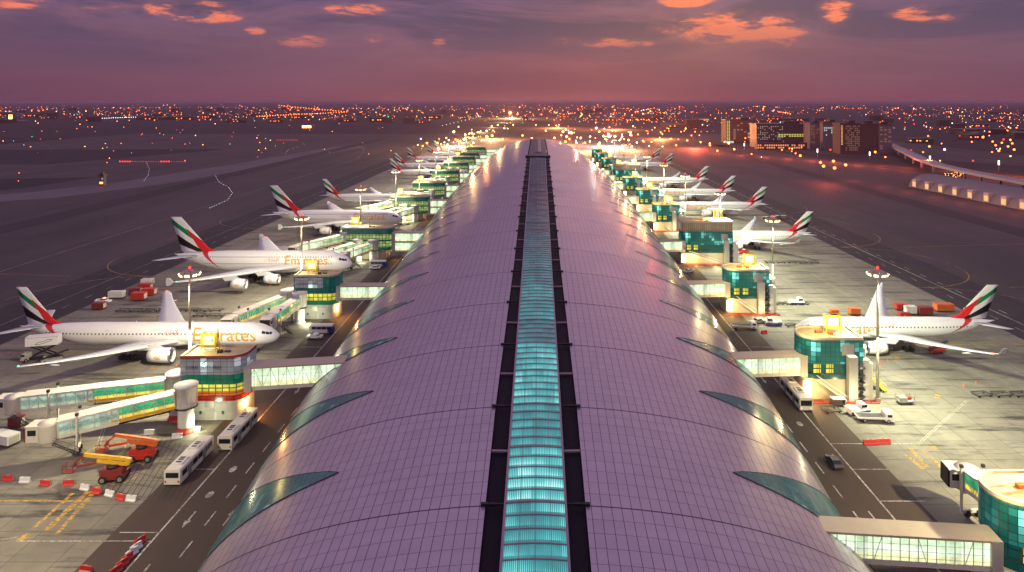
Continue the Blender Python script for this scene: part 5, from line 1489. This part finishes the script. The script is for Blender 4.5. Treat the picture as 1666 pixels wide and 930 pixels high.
# ------------------------------------------------------------------ far field
def lamp_obj(name, h, r, m, pole=True):
    b = MB()
    if pole: b.tube((0,0,0),(0,0,h),.16,.1,n=5,mi=1,smooth=False); b.bar((0,0,h),(1.2,0,h+.2),.12,.12,1)
    b.lathe([(.01,-r),(r*.75,-r*.6),(r,0),(r*.75,r*.6),(.01,r)], o=(0,0,h), n=7)
    return b.build(name, [m,'dark_metal'])
def far_field():
    rnd = random.Random(11)
    kinds = {}
    def lamp(kind, X, Y, h, s, label, group, name='street_lamp', cat='street lamp'):
        key = (kind, h, s)
        if key not in kinds:
            o = lamp_obj(name, h, s, kind); kinds[key] = o
        else: o = kinds[key].copy(); COL.objects.link(o)
        o.name = name; o.location = (X, Y, 0); o.rotation_euler = (0,0,rnd.uniform(0,6)); tag(o, label, cat, group); return o
    # bright flood masts beyond the end of the concourse
    G1 = 'bright floodlights beyond the far end of the concourse'
    fl = [(738,214,2.6),(757,219,2.2),(792,222,3.0),(770,232,2.2),(830,183,3.4),(800,205,1.8),(810,203,1.6),(746,206,1.4),(850,220,1.8),(865,224,1.4),(888,212,1.6),(902,224,2.0),(916,214,2.2),(922,222,2.6),(930,216,2.4),(945,224,2.0),(952,232,2.0),(970,208,2.6),(975,214,2.0),(990,218,2.6),(996,212,2.0),(1026,219,2.4),(1030,205,1.6),(1008,228,1.8),(1028,238,2.0),(1056,237,1.6),(1078,238,1.6),(905,204,1.4),(893,203,1.2),(872,203,1.2),(835,203,1.2),(818,226,1.8),(780,215,1.8),(764,224,1.8),(784,228,1.8),(920,230,2.2),(938,232,1.8),(960,222,2.0),(985,226,1.8),(1012,222,1.8),(712,232,1.8),(726,224,1.6)]
    for i, (px, py, s) in enumerate(fl):
        X, Y = at(px, py, 18); k = 'lamp_gold' if i % 3 else 'lamp_warm'
        if px > 960 and i % 2: k = 'lamp_white'
        lamp(k, X, Y, 18, round(s*.95*Y/1400, 1), 'bright floodlight in the glittering cluster beyond the far end of the concourse', G1, 'floodlight', 'floodlight')
    for i in range(95):
        left = i < 50
        if left: q = rnd.random(); px = lerp(690,826,q)+rnd.gauss(0,8); py = lerp(243,206,q)+rnd.gauss(0,6)
        else: q = rnd.random(); px = lerp(905,1060,q)+rnd.gauss(0,6); py = lerp(212,232,q)+rnd.gauss(0,7)
        if py < 200 or py > 246 or 826 < px < 900: continue
        if (left and px > 760 and py > 236) or (not left and px < 960 and py > 234): continue
        X, Y = at(px, py, 14); lamp(rnd.choice(['lamp_gold','lamp_orange','lamp_gold','lamp_warm','lamp_white']), X, Y, 14, rnd.choice([.7,.9,1.1,1.4,1.8]), 'bright floodlight in the glittering cluster beyond the far end of the concourse', G1, 'floodlight', 'floodlight')
    for k in range(9):
        q = k/8; X, Y = at(lerp(834,706,q), lerp(187,243,q), 10); pt((X,Y,10), 150000*(Y/2000)**1.2, (1,.72,.36), 1.0)
    # pools of light thrown by those lamps onto the ground
    for px, py, e, c in ((740,222,5.5,'y'),(775,228,4,'o'),(800,212,4.5,'y'),(832,186,8,'y'),(870,214,4.5,'o'),(915,220,4.5,'o'),(945,228,4,'y'),(990,222,4.5,'w'),(1030,226,4,'o'),(905,198,6,'o'),(1000,200,6,'o'),(1075,212,4.5,'o'),(1130,224,4,'r'),(1345,268,.5,'r')):
        X, Y = at(px, py, 16); pt((X,Y,16), e*190000*(Y/1400)**1.3, {'y':(1,.6,.22),'o':(1,.32,.10),'w':(.9,.95,.8),'r':(1,.12,.05)}[c], 2.0)
    for k in range(17):
        px = 1130+38*k; py = 234+(px-1130)*.068; X, Y = at(px, py, 10); pt((X,Y,10), 17000, (1,.13,.045), 1.0)
    for k in range(7):
        px = 1390+44*k; py = 279+(px-1390)*.172; X, Y = at(px, py, 8); pt((X,Y,8), 3000, (1,.14,.05), 1.0)
    # rows
    for i in range(11):
        X, Y = at(720+6.2*i, 204-1.5*i, 8); lamp('lamp_white', X, Y, 8, round(1.0*Y/2400,1), 'white lamp in the slanting row left of the far cluster', 'slanting row of white lamps', )
    for i in range(17):
        X, Y = at(163+3.6*i, 192.3-.13*i, 8); 
        if i % 1 == 0: lamp('lamp_white', X, Y, 8, 1.5, 'white lamp of the straight row on the far left horizon', 'row of white lamps on the left horizon')
    for i in range(34):
        X, Y = at(418+4.3*i, 189.0-.21*i, 9); lamp('lamp_orange', X, Y, 9, 1.9, 'orange lamp of the long curving highway row on the left horizon', 'highway lamps on the left horizon')
    for i in range(26):
        X, Y = at(454+4.4*i, 171.5+.40*i+rnd.uniform(-.4,.4), 9)
        lamp('lamp_orange', X, Y, 9, round(.0006*Y,1), 'orange lamp of the upper highway row on the left horizon', 'upper highway lamps on the left horizon')
    # red stop bars and taxiway lights
    for i in range(26):
        px = 195+4.2*i
        big = i < 5 or 15 < i < 20
        X, Y = at(px, 262.5, .4); o = lamp('lamp_red', X, Y, .4, .85 if big else .3, 'red light of the bright stop bar across the left taxiway', 'red stop bar lights', 'stop_bar_light', 'ground light')
    for i in range(12):
        X, Y = at(450+3.0*i, 227.5, .4); lamp('lamp_red', X, Y, .4, .4, 'small red light of the farther stop bar on the left', 'farther red stop bar lights', 'stop_bar_light', 'ground light')
    for nm, pts in (('near the tail of the third left airliner',[(350,285),(356,296),(372,305),(378,314),(370,326),(352,334),(338,340)]),('below the red stop bar',[(238,264),(243,274),(241,285),(232,297)]),('far out on the left taxiway',[(492,231),(496,236),(470,243),(462,252)]),('left of the distant tails',[(580,236),(592,242),(590,251),(578,259)])):
        P = [Vector(at(*p)) for p in pts]
        for i in range(len(P)-1):
            n = 4
            for k in range(n):
                q = P[i].lerp(P[i+1], k/n); lamp('lamp_white', q.x, q.y, .3, .16, f'white ground light of the curved taxiway line {nm}', f'curved line of taxiway lights {nm}', 'taxiway_light', 'ground light')
    sc = [(22,229,'g'),(5,229,'w'),(52,222,'g'),(66,226,'r'),(130,202,'w'),(138,238,'w'),(167,241,'w'),(197,233,'o'),(280,225,'r'),(330,235,'w'),(374,234,'g'),(418,224,'w'),(422,231,'r'),(432,225,'g'),(440,228,'w'),(421,244,'w'),(432,241,'w'),(419,255,'r'),(31,281,'o'),(30,294,'o'),(178,257,'w'),(174,264,'o'),(301,261,'o'),(318,220,'w'),(350,201,'w'),(380,215,'r'),(62,200,'w'),(125,209,'o')]
    for i, (px, py, c) in enumerate(sc):
        X, Y = at(px, py, 1); lamp({'g':'lamp_green','w':'lamp_gold','r':'lamp_red','o':'lamp_orange'}[c], X, Y, 1, round(.55*Y/1100,2), 'scattered airfield light on the dark left side', 'scattered airfield lights', 'airfield_light', 'ground light')
    # orange lamps among the roads on the right, and white post lamps
    for i in range(70):
        px = rnd.uniform(-20, 690); py = rnd.uniform(186, 252)
        X, Y = at(px, py, 1); lamp(rnd.choice(['lamp_gold','lamp_orange','lamp_red','lamp_gold','lamp_white']), X, Y, 1, round(rnd.uniform(.25,.6)*Y/1400,2), 'scattered airfield light on the dark left side', 'scattered airfield lights', 'airfield_light', 'ground light')
    n = 0
    for i in range(150):
        px = rnd.uniform(1040,1760); py = rnd.choice([rnd.uniform(196,215),rnd.uniform(205,262)])
        if px < 1180 and py > 235: py -= 30
        if py > 178+ (px-1000)*.16+40: continue
        X, Y = at(px, py, 9); lamp(rnd.choice(['lamp_orange']*5+['lamp_gold','lamp_white','lamp_red']), X, Y, 9, rnd.choice([.6,.9,.9,1.2,1.6]), 'lamp among the roads and low buildings on the far right', 'lamps among the roads on the right')
    for px, py in ((1167,245),(1302,253),(1335,264),(1358,273),(1340,270),(1376,268),(1356,262),(1418,233),(1424,247),(1510,221),(1512,238),(1625,245),(1640,238),(1630,232),(1620,236),(1650,243),(1647,233),(1615,230),(1512,238),(1600,222),(1108,214),(1125,220),(1118,228),(1140,231),(1090,226),(1100,236),(1131,214),(1075,215),(1066,228),(1155,236)):
        X, Y = at(px, py, 10); lamp('lamp_orange', X, Y, 10, 1.4, 'brighter orange lamp by the road on the far right', 'brighter orange road lamps')
    for px, py in ((1211,236),(1330,246),(1415,251),(1513,258),(1625,266)):
        X, Y = at(px, py, 7); b = MB(); b.box((0,0,3.5),(.3,.3,7),1); b.box((0,0,8),(1.1,1.1,4.5)); o = b.build('lit_pylon', ['lamp_white','grey_steel']); o.location = (X,Y,0); tag(o, 'white glowing post beside the road on the far right', 'lamp post', 'white glowing posts')
    # the city to the horizon
    b = MB(); mats = ['lamp_orange','lamp_gold','lamp_white','lamp_red','lamp_green']
    streets = []
    for i in range(95):
        px = rnd.uniform(-300, 2000); py = rnd.uniform(174, 196 if px < 800 else 212); X, Y = at(px, py, 6)
        a = rnd.choice([.12,.2,1.4,1.62,.05])+rnd.uniform(-.1,.1); st_ = 38 if Y < 4000 else 90
        streets.append((X, Y, math.cos(a)*st_, math.sin(a)*st_))
    for i in range(11000):
        px = rnd.uniform(-500, 2200)
        py = 169.5+abs(rnd.gauss(0, 1))*(9 if px < 820 else 15)+(rnd.random()**3)*14
        dens = .55 if px < 800 else 1.0
        if 800 < px < 1130: dens = 1.5
        if rnd.random() > dens/1.5: continue
        if py > 171+29 and px < 800: continue
        if py > 215: continue
        if abs(px-876) < 60 and py > 195: continue
        cn = math.sin(px*.021+1.3)*math.sin(px*.0073+py*.19)+math.sin(px*.05+py*.4+2)*.6
        if rnd.random() > .48+.38*cn: continue
        X, Y = at(px, py, 6)
        if streets and rnd.random() < .55:
            sx_, sy_, dx_, dy_ = rnd.choice(streets); q = rnd.randrange(26); X, Y = sx_+dx_*q, sy_+dy_*q
            if Y < 1500 or abs(X) < Y*.05 and Y < 1900: continue
        r = (rnd.random()**3*.95+.30)*Y/1100*(.85 if px > 1100 or px < 800 else 1.15)
        r *= .9 if Y < 6000 else .75
        k = rnd.random(); mi = 0 if k < .62 else 1 if k < .84 else 2 if k < .94 else 3 if k < .98 else 4
        i0 = len(b.v)
        for d in ((r,0,0),(0,r,0),(-r,0,0),(0,-r,0),(0,0,r),(0,0,-r)): b.v.append((X+d[0],Y+d[1],6+d[2]))
        for f in ((0,1,4),(1,2,4),(2,3,4),(3,0,4),(1,0,5),(2,1,5),(3,2,5),(0,3,5)): b.fidx([i0+q for q in f], mi)
    o = b.build('city_lights', mats, recalc=False); o['kind'] = 'stuff'; o['label'] = 'carpet of orange and white city lights stretching to the horizon'; o['category'] = 'city lights'
    # distant low buildings, three shapes copied
    protos = []
    for k, (w, d, h) in enumerate(((46,26,9),(30,22,14),(70,34,7))):
        b = MB(); b.box((0,0,h/2),(w,d,h)); b.box((0,0,h+.4),(w+1,d+1,.8),1); b.box((w*.2,0,h+2),(w*.2,d*.4,2.6),1)
        for q in range(int(w/6)):
            if rnd.random() < .5: b.box((-w/2+3+q*6,-d/2-.1,h*.5),(2.4,.3,1.6),2)
        protos.append((b, ))
    first = {}
    for i in range(170):
        px = rnd.uniform(-60,1720); py = rnd.uniform(178,200) if px < 820 else rnd.uniform(178,232)
        if px < 820 and rnd.random() < .5: continue
        if 1150 < px < 1480 and py > 200: continue
        if 800 < px < 1150 and py > 208: continue
        X, Y = at(px, py); k = rnd.randrange(3)
        if k not in first: first[k] = o = protos[k][0].build('distant_building', ['building_brown','building_grey','lamp_orange'])
        else: o = first[k].copy(); COL.objects.link(o)
        o.location = (X,Y,0); o.rotation_euler = (0,0,rnd.uniform(-.5,.5)); s = rnd.uniform(.8,1.6); o.scale = (s,s,s)
        tag(o, 'small dark low-rise building among the city lights in the distance', 'building', 'low-rise buildings in the distance')
    # the group of tall buildings on the right
    def block(label, px0, px1, pyt, pyb, d=30, mats_=('building_brown',), win=None):
        Xa, Y = at(px0, pyb); Xb, _ = at(px1, pyb); h = H-(pyt-VY)*Y/F
        t = thing('city_building', label, 'building', ((Xa+Xb)/2, Y, 0)); w = Xb-Xa
        b = MB(); b.box((0,d/2,h/2),(w,d,h)); b.build('wall', mats_[0], t)
        b = MB(); b.box((0,d/2,h+.5),(w+1,d+1,1.0)); b.box((w*.2,d/2,h+2.5),(w*.3,d*.4,4)); b.build('roof', 'building_dark', t)
        return t, w, h
    def winrow(t, x0, x1, z0, z1, nx, nz, prob, m, y=-.2, k=.62):
        c = 0
        for i in range(nx):
            for j in range(nz):
                if rnd.random() > prob or c > 95: continue
                c += 1
                x = lerp(x0,x1,(i+.5)/nx); z = lerp(z0,z1,(j+.5)/nz)
                b = MB(); b.box((x,y,z),((x1-x0)/nx*k,.4,(z1-z0)/nz*k)); b.build('window', m, t)
    mat('win_yellow', (.3,.3,.1), .5, emis=(.60,.72,.16), es=.7, var=0); mat('win_warm', (.5,.4,.2), .5, emis=(1,.55,.22), es=.6, var=0)
    mat('win_orange', (.4,.2,.1), .5, emis=(1,.33,.12), es=.9, var=0); mat('win_cool', (.4,.5,.5), .5, emis=(.5,.75,.6), es=.6, var=0); mat('win_dim', (.3,.25,.2), .5, emis=(1,.5,.3), es=.09, var=0); mat('panel_pink', (.30,.12,.17), .5, emis=(.8,.15,.3), es=.12)
    t, w, h = block('brown block with a column of yellow-green windows, leftmost of the tall far buildings', 1181, 1229, 195, 232, 30)
    winrow(t, -w/2+1, -w/2+7.5, 4, h-1, 2, 14, .95, 'win_yellow'); winrow(t, -w/2+12, w/2-2, 6, h-4, 6, 8, .35, 'win_dim'); winrow(t, w/2-14, w/2-4, 8, 18, 2, 3, .8, 'win_warm')
    b = MB(); b.box((-w/2+4,-3,1.5),(16,6,3)); b.build('lit_entrance', 'win_cool', t)
    t, w, h = block('long glass building with scattered lit floors, widest of the far right group', 1231, 1318, 202, 240, 34, ('building_dark',))
    winrow(t, -w/2+1, w*.0, 12, h-2, 12, 9, .55, 'win_cool', k=.34); winrow(t, -w*.1, w/2-1, h*.46, h*.6, 12, 2, .9, 'win_yellow', k=.7)
    t2, w, h = block('low arcade of bright orange lit windows at the foot of the glass building', 1232, 1313, 233, 243, 12)
    winrow(t2, -w/2, w/2, 1, h-1, 22, 2, .8, 'win_orange')
    t, w, h = block('pale pinkish building right of the glass building', 1318, 1338, 200, 242, 26, ('building_grey',)); winrow(t, -w/2+1, w/2-1, 8, h-3, 5, 7, .4, 'win_dim'); winrow(t, -w/2+4, w/2-6, h*.55, h*.8, 2, 2, 1, 'panel_pink')
    t, w, h = block('plain grey slab building with a patch of green-white lights', 1339, 1366, 199, 243, 26, ('building_grey',)); winrow(t, -w/2+1, 2, 20, 34, 5, 4, .6, 'win_cool')
    t, w, h = block('brown gridded tower with a strip of orange windows on its left edge', 1367, 1400, 201, 250, 24); winrow(t, -w/2+.6, -w/2+4, 12, h-2, 1, 15, 1, 'win_warm'); winrow(t, -w/2+7, w/2-1, 4, h-2, 8, 12, .85, 'win_dim')
    block('dark brown tower beside the gridded one', 1400, 1428, 202, 250, 24, ('building_brown',))
    t, w, h = block('faint grey ribbed tower, rightmost of the tall buildings', 1429, 1452, 203, 250, 22, ('building_grey',)); winrow(t, -w/2+1, w/2-1, 6, h-2, 3, 10, .5, 'win_dim')
    # elevated road curving to the right, on piers
    t = thing('elevated_road', 'pale elevated road curving past the right group of buildings towards the right edge', 'viaduct', (0,0,0))
    pts = [(1440,232),(1462,241),(1480,250),(1500,260),(1530,270),(1570,279),(1610,287),(1666,297),(1760,318)]
    P = []
    for k, (px, py) in enumerate(pts): P.append(Vector((*at(px,py,9), 9)))
    fine = []
    for i in range(len(P)-1):
        for q in range(6): fine.append(P[i].lerp(P[i+1], q/6))
    fine.append(P[-1])
    b = MB()
    for p, q in zip(fine, fine[1:]): b.bar(p, q+(q-p)*.02, 12, 1.2)
    dk = b.build('deck', 'viaduct_concrete', t)
    b = MB()
    for p, q in zip(fine, fine[1:]):
        d = (q-p).normalized(); nn = Vector((-d.y,d.x,0))
        for s in (-1,1): b.bar(p+nn*s*5.9+Vector((0,0,1)), q+nn*s*5.9+Vector((0,0,1)), .35, 1.0)
    b.build('parapet', 'viaduct_concrete', t)
    for p in fine[2::4]:
        b = MB(); b.tube((p.x,p.y,0),(p.x,p.y,8.4),1.2,n=10); b.build('pier', 'viaduct_concrete', t)
    # low vaulted roof of the neighbouring concourse at the right edge, with its lit forecourt
    t = thing('vaulted_terminal', 'long low grey vaulted roof with scooped dormers at the right edge', 'terminal building', (0,0,0))
    a = Vector(at(1512,303)); c = Vector(at(1760,352)); d = (c-a); L = d.length; u = d/L; nn = Vector((-u.y,u.x))
    b = MB(); rings = []
    for k in range(2):
        p = a+d*k; rings.append([(p.x+nn.x*(18*math.cos(q*PI/12))*1.0, p.y+nn.y*(18*math.cos(q*PI/12)), 11*math.sin(q*PI/12)) for q in range(13)])
    b.loft(rings, 0, closed=False, smooth=True); b.face(rings[0]); b.face(list(reversed(rings[1]))); b.build('roof', 'building_grey', t)
    for k in range(9):
        p = a+d*((k+.5)/9); 
        for s in (1, -1):
            b = MB(); q = p+nn*s*15.5
            b.obox((q.x,q.y,3.8),(u.x*2.6,u.y*2.6,0),(nn.x*3,nn.y*3,0),(0,0,3.2),0); b.obox((q.x+nn.x*s*3.05,q.y+nn.y*s*3.05,3.2),(u.x*2.0,u.y*2.0,0),(nn.x*.1,nn.y*.1,0),(0,0,1.9),1)
            b.build('dormer', ['viaduct_concrete','win_warm'], t)
    palm_lights(rnd)
    # small canopy building with a lit column far left; red-lit control cabin; orange-lit fire station
    X, Y = at(17,196); t = thing('canopy_pavilion', 'pale winged canopy over a brightly lit column on the far left', 'pavilion', (X,Y,0))
    b = MB(); b.box((0,0,11),(8,8,22)); b.build('column', 'lamp_gold', t)
    b = MB(); b.loft([[(-52,-10,24),(-20,-12,30),(0,-12,31),(20,-12,30),(52,-10,24),(20,-12,27),(0,-12,28),(-20,-12,27)],[(-52,10,24),(-20,12,30),(0,12,31),(20,12,30),(52,10,24),(20,12,27),(0,12,28),(-20,12,27)]], 0, True, False, capa=True, capb=True); b.build('canopy', 'building_grey', t)
    b = MB(); b.box((0,0,1),(110,30,2)); b.build('plinth', 'viaduct_concrete', t)
    X, Y = at(167,302); t = thing('airfield_cabin', 'small tall cabin lit orange at the end of the pale hardstanding on the left', 'cabin', (X,Y,0))
    b = MB(); b.box((0,0,6),(5,5,12)); b.build('wall', 'building_grey', t); t.scale = (.75,.75,.75); b = MB(); b.box((0,0,12.4),(6.5,6.5,1.0)); b.box((0,0,14),(3,3,2.4)); b.build('roof', 'building_dark', t)
    b = MB(); b.box((0,-2.6,3.6),(3.6,.2,2.0)); b.build('window', 'lamp_orange', t); b = MB(); b.box((1.2,-2.6,8.2),(1.6,.2,1.4)); b.build('window', 'win_warm', t)
    X, Y = at(501,208); t = thing('hangar', 'brightly lit small hangar out on the left airfield', 'hangar', (X,Y,0))
    b = MB(); b.box((0,0,5),(30,20,10)); b.build('wall', 'building_grey', t); b = MB(); b.box((0,-10.2,4),(24,.4,6)); b.build('door', 'lamp_gold', t)
    X, Y = at(1140,196); t = thing('hangar', 'pale hangar with a lit door among the lights right of the concourse end', 'hangar', (X-1,Y,0))
    b = MB(); b.box((0,0,14),(60,40,28)); b.build('wall', 'building_grey', t); b = MB(); b.box((0,-20.3,4),(54,.4,6)); b.build('door', 'win_warm', t)
def palm_lights(rnd):
    """young trees wrapped in lights on the forecourt"""
    for i in range(16):
        px = 1516+i*3.4+rnd.uniform(-1,1); py = 297-i*.25+rnd.uniform(-3,3); X, Y = at(px, py)
        t = thing('forecourt_tree', 'small tree strung with yellow lights on the forecourt near the right edge', 'tree', (X,Y,0), 0, 'light-strung trees on the forecourt')
        b = MB(); b.tube((0,0,0),(0,0,4.5),.3,.16,n=6); b.build('trunk', 'building_brown', t)
        b = MB()
        for k in range(60):
            a, q, r = rnd.uniform(0,6.28), rnd.uniform(-1,1), rnd.uniform(.8,2.6)
            c = Vector((r*math.cos(a), r*math.sin(a), 6+q*1.9)); u = Vector((rnd.uniform(-1,1),rnd.uniform(-1,1),rnd.uniform(-1,1))).normalized(); v = u.orthogonal().normalized()
            b.face([c+u*.5,c+v*.32,c-u*.5,c-v*.32])
        b.build('crown', 'foliage', t)
        b = MB()
        for k in range(5): 
            a = rnd.uniform(0,6.28); b.lathe([(.01,-.28),(.28,0),(.01,.28)], o=(1.9*math.cos(a),1.9*math.sin(a),4.6+rnd.uniform(0,2.6)), n=5)
        b.build('string_light', 'lamp_gold', t)

# ------------------------------------------------------------------ sky, sun, camera
HAZE = 4.5e-5
def build_world():
    w = bpy.data.worlds.new('World'); scene.world = w; w.use_nodes = True
    t = NT(w.node_tree); bg = t.n['Background']; out = t.n['World Output']
    sky = t.node('ShaderNodeTexSky'); sky.sky_type = 'NISHITA'; sky.sun_disc = False
    sky.sun_elevation = math.radians(2.0); sky.sun_rotation = math.radians(12); sky.altitude = 50; sky.dust_density = 6
    g = t.node('ShaderNodeTexCoord').outputs['Generated']; s = t.sep(g); X, Y, Z = s
    zc = t.m('MAXIMUM', Z, 0.0)
    # colour by height
    low = t.ramp(t.m('MULTIPLY', zc, 1.0), [(0,(.20,.072,.110)),(.05,(.20,.092,.140)),(.10,(.18,.098,.165)),(.16,(.17,.10,.20)),(.32,(.40,.26,.40)),(.55,(.50,.36,.54)),(1,(.36,.29,.46))])
    # warm glow ahead, a little right of the concourse axis
    az = t.m('DIVIDE', X, t.m('MAXIMUM', Y, .05))
    gl = t.m('SUBTRACT', 1.0, t.mul(t.m('ABSOLUTE', t.sub(az, .08)), 1.35), clamp=True)
    gl = t.mul(t.mul(gl, gl), t.gt(Y, 0))
    glz = t.mul(gl, t.m('SUBTRACT', 1.0, t.mul(zc, 6.0), clamp=True))
    col = t.mix(t.mul(glz, .75), low, (.37,.115,.115,1))
    left = t.m('MULTIPLY', t.m('SUBTRACT', t.mul(az, -1.0), .2, clamp=True), .8, clamp=True)
    col = t.mix(t.mul(t.mul(left, t.m('SUBTRACT', 1.0, t.mul(zc, 5), clamp=True)), t.gt(Y,0)), col, (.115,.05,.10,1))
    # clouds on a plane overhead
    d = t.add(zc, .07)
    P = t.comb(t.m('DIVIDE', X, d), t.m('DIVIDE', Y, d), 0.0)
    n1 = t.noise(P, .42, 6, .58, dist=.4)
    n2 = t.noise(t.comb(t.m('DIVIDE', X, d), t.m('MULTIPLY', t.m('DIVIDE', Y, d), .9), 7.0), .75, 7, .62, dist=.6)
    hi = t.m('MULTIPLY', t.m('SUBTRACT', zc, .055, clamp=True), 16, clamp=True)
    n5 = t.noise(t.comb(t.mul(X, 3.2), t.mul(Y, 3.2), t.mul(Z, 17.0)), 1.0, 7, .58, dist=.5)
    dark = t.mul(t.m('MULTIPLY', t.m('SUBTRACT', n5, .455, clamp=True), 9, clamp=True), t.m('MULTIPLY', t.m('SUBTRACT', zc, .035, clamp=True), 13, clamp=True))
    dark = t.mul(dark, t.m('SUBTRACT', 1.0, t.m('MULTIPLY', t.m('SUBTRACT', zc, .22, clamp=True), 5, clamp=True)))
    lite = t.mul(t.m('MULTIPLY', t.m('SUBTRACT', .46, n5, clamp=True), 7, clamp=True), t.m('MULTIPLY', t.m('SUBTRACT', zc, .04, clamp=True), 14, clamp=True))
    lite = t.mul(lite, t.lt(zc, .3))
    col = t.mix(t.mul(lite, .35), col, (.36,.17,.20,1))
    col = t.mix(t.mul(dark, .80), col, (.080,.062,.125,1))
    A2 = t.comb(t.mul(X, 5.0), t.mul(Y, 5.0), t.mul(Z, 21.0))
    cl = t.noise(t.comb(t.mul(X, 2.1), t.mul(Y, 2.1), t.mul(Z, 9.0)), 1.0, 2)
    n2 = t.add(t.m('MULTIPLY_ADD', t.sub(cl, .5), .55, .0), t.noise(A2, 1.05, 8, .62, dist=.7))
    EL = t.m('DIVIDE', Z, t.m('MAXIMUM', Y, .05)); mk = None
    for bx_, by_, bw_, bh_, ba_ in [(235,13,135,17,1.1),(325,29,60,9,1.05),(1185,48,115,26,1.1),(1150,40,60,12,1.),(1232,34,50,10,1.),(1165,72,35,10,.8),(1358,14,26,22,1.1),(1362,30,16,10,1.),(575,16,45,9,1.05),(612,65,17,9,1.),(415,50,18,7,1.),(492,67,44,9,1.05),(35,4,60,10,1.),(1118,2,40,9,1.1),(1008,70,60,8,1.),(1510,22,60,13,1.),(920,66,30,7,.95),(715,68,12,9,.7),(180,8,50,8,.8)]:
        dx_ = t.m('MULTIPLY_ADD', az, F/bw_, -(bx_-VX)/bw_); dy_ = t.m('MULTIPLY_ADD', EL, F/bh_, -(VY-by_)/bh_)
        g_ = t.m('MULTIPLY', t.m('SUBTRACT', 1.0, t.m('MULTIPLY', t.m('ADD', t.mul(dx_, dx_), t.mul(dy_, dy_)), .42), clamp=True), ba_)
        mk = g_ if mk is None else t.m('MAXIMUM', mk, g_)
    mk = t.mul(mk, t.gt(Y, 0))
    n2 = t.add(t.m('MULTIPLY_ADD', t.sub(n2, .5), .55, .44), t.mul(mk, t.m('MULTIPLY_ADD', t.noise(A2, 2.6, 8, .66, dist=.5), .75, -.16)))
    rim = t.mul(t.m('MULTIPLY', t.m('SUBTRACT', n2, .49, clamp=True), 6, clamp=True), hi)
    col = t.mix(t.mul(rim, .42), col, (.42,.15,.16,1))
    og = t.mul(t.m('MULTIPLY', t.m('SUBTRACT', n2, .58, clamp=True), 12, clamp=True), hi)
    og = t.mul(og, t.m('SUBTRACT', 1.0, t.m('MULTIPLY', t.m('SUBTRACT', zc, .3, clamp=True), 4, clamp=True)))
    col = t.mix(t.mul(og, .9), col, (1.0,.24,.13,1))
    haze = t.noise(t.comb(t.mul(X, 2.0), t.mul(Y, 2.0), t.mul(Z, 14)), 1.4, 5, .6)
    hv = t.node('ShaderNodeHueSaturation'); t.l.new(col, hv.inputs['Color']); t.l.new(t.m('MULTIPLY_ADD', haze, .5, .75), hv.inputs['Value'])
    t.l.new(hv.outputs[0], bg.inputs['Color']); bg.inputs['Strength'].default_value = 1.0
    bg2 = t.node('ShaderNodeBackground'); t.l.new(sky.outputs[0], bg2.inputs['Color']); bg2.inputs['Strength'].default_value = .008
    ad = t.node('ShaderNodeAddShader'); t.l.new(bg.outputs[0], ad.inputs[0]); t.l.new(bg2.outputs[0], ad.inputs[1]); t.l.new(ad.outputs[0], out.inputs['Surface'])
    sd = bpy.data.lights.new('Sun', 'SUN'); sd.energy = .12; sd.angle = math.radians(25); sd.color = (1,.55,.5)
    so = bpy.data.objects.new('Sun', sd); COL.objects.link(so)
    dv = -Vector((math.sin(math.radians(12)), math.cos(math.radians(12)), math.tan(math.radians(6)))); so.rotation_euler = dv.to_track_quat('-Z','Y').to_euler()
    cd = bpy.data.cameras.new('Camera'); co = bpy.data.objects.new('Camera', cd); COL.objects.link(co); scene.camera = co
    co.location = (0,0,H); co.rotation_euler = (PI/2,0,0); cd.sensor_width = 36; cd.lens = 36*F/1666
    cd.shift_x = -(VX-833)/1666; cd.shift_y = -(465-VY)/1666; cd.clip_start = 1; cd.clip_end = 90000
    vs = scene.view_settings; vs.view_transform = 'Standard'; vs.look = 'None'; vs.exposure = 0; vs.gamma = 1; vs.use_curve_mapping = False
    hb = MB(); hb.box((0,26000,43.0),(89000,69000,90.0)); ho = hb.build('haze', 'white_paint'); ho['kind'] = 'stuff'; ho['label'] = 'thin dusk haze over the airfield and city'
    hm = bpy.data.materials.new('haze'); hm.use_nodes = True; hn = hm.node_tree; hn.nodes.remove(hn.nodes['Principled BSDF'])
    pv = hn.nodes.new('ShaderNodeVolumePrincipled'); pv.inputs['Density'].default_value = HAZE; pv.inputs['Color'].default_value = (.80,.50,.62,1); pv.inputs['Anisotropy'].default_value = .2
    hn.links.new(pv.outputs[0], hn.nodes['Material Output'].inputs['Volume']); ho.data.materials.clear(); ho.data.materials.append(hm)
    c = scene.cycles; c.use_denoising = True; c.use_light_tree = True; c.max_bounces = 5; c.diffuse_bounces = 1; c.volume_bounces = 0; c.glossy_bounces = 3; c.sample_clamp_indirect = 4; c.sample_clamp_direct = 0; c.use_adaptive_sampling = True; c.adaptive_threshold = .02

build_materials()
mat('foliage', (.05,.09,.03), .8)
build_ground()
build_concourse()
populate()
far_field()
build_world()
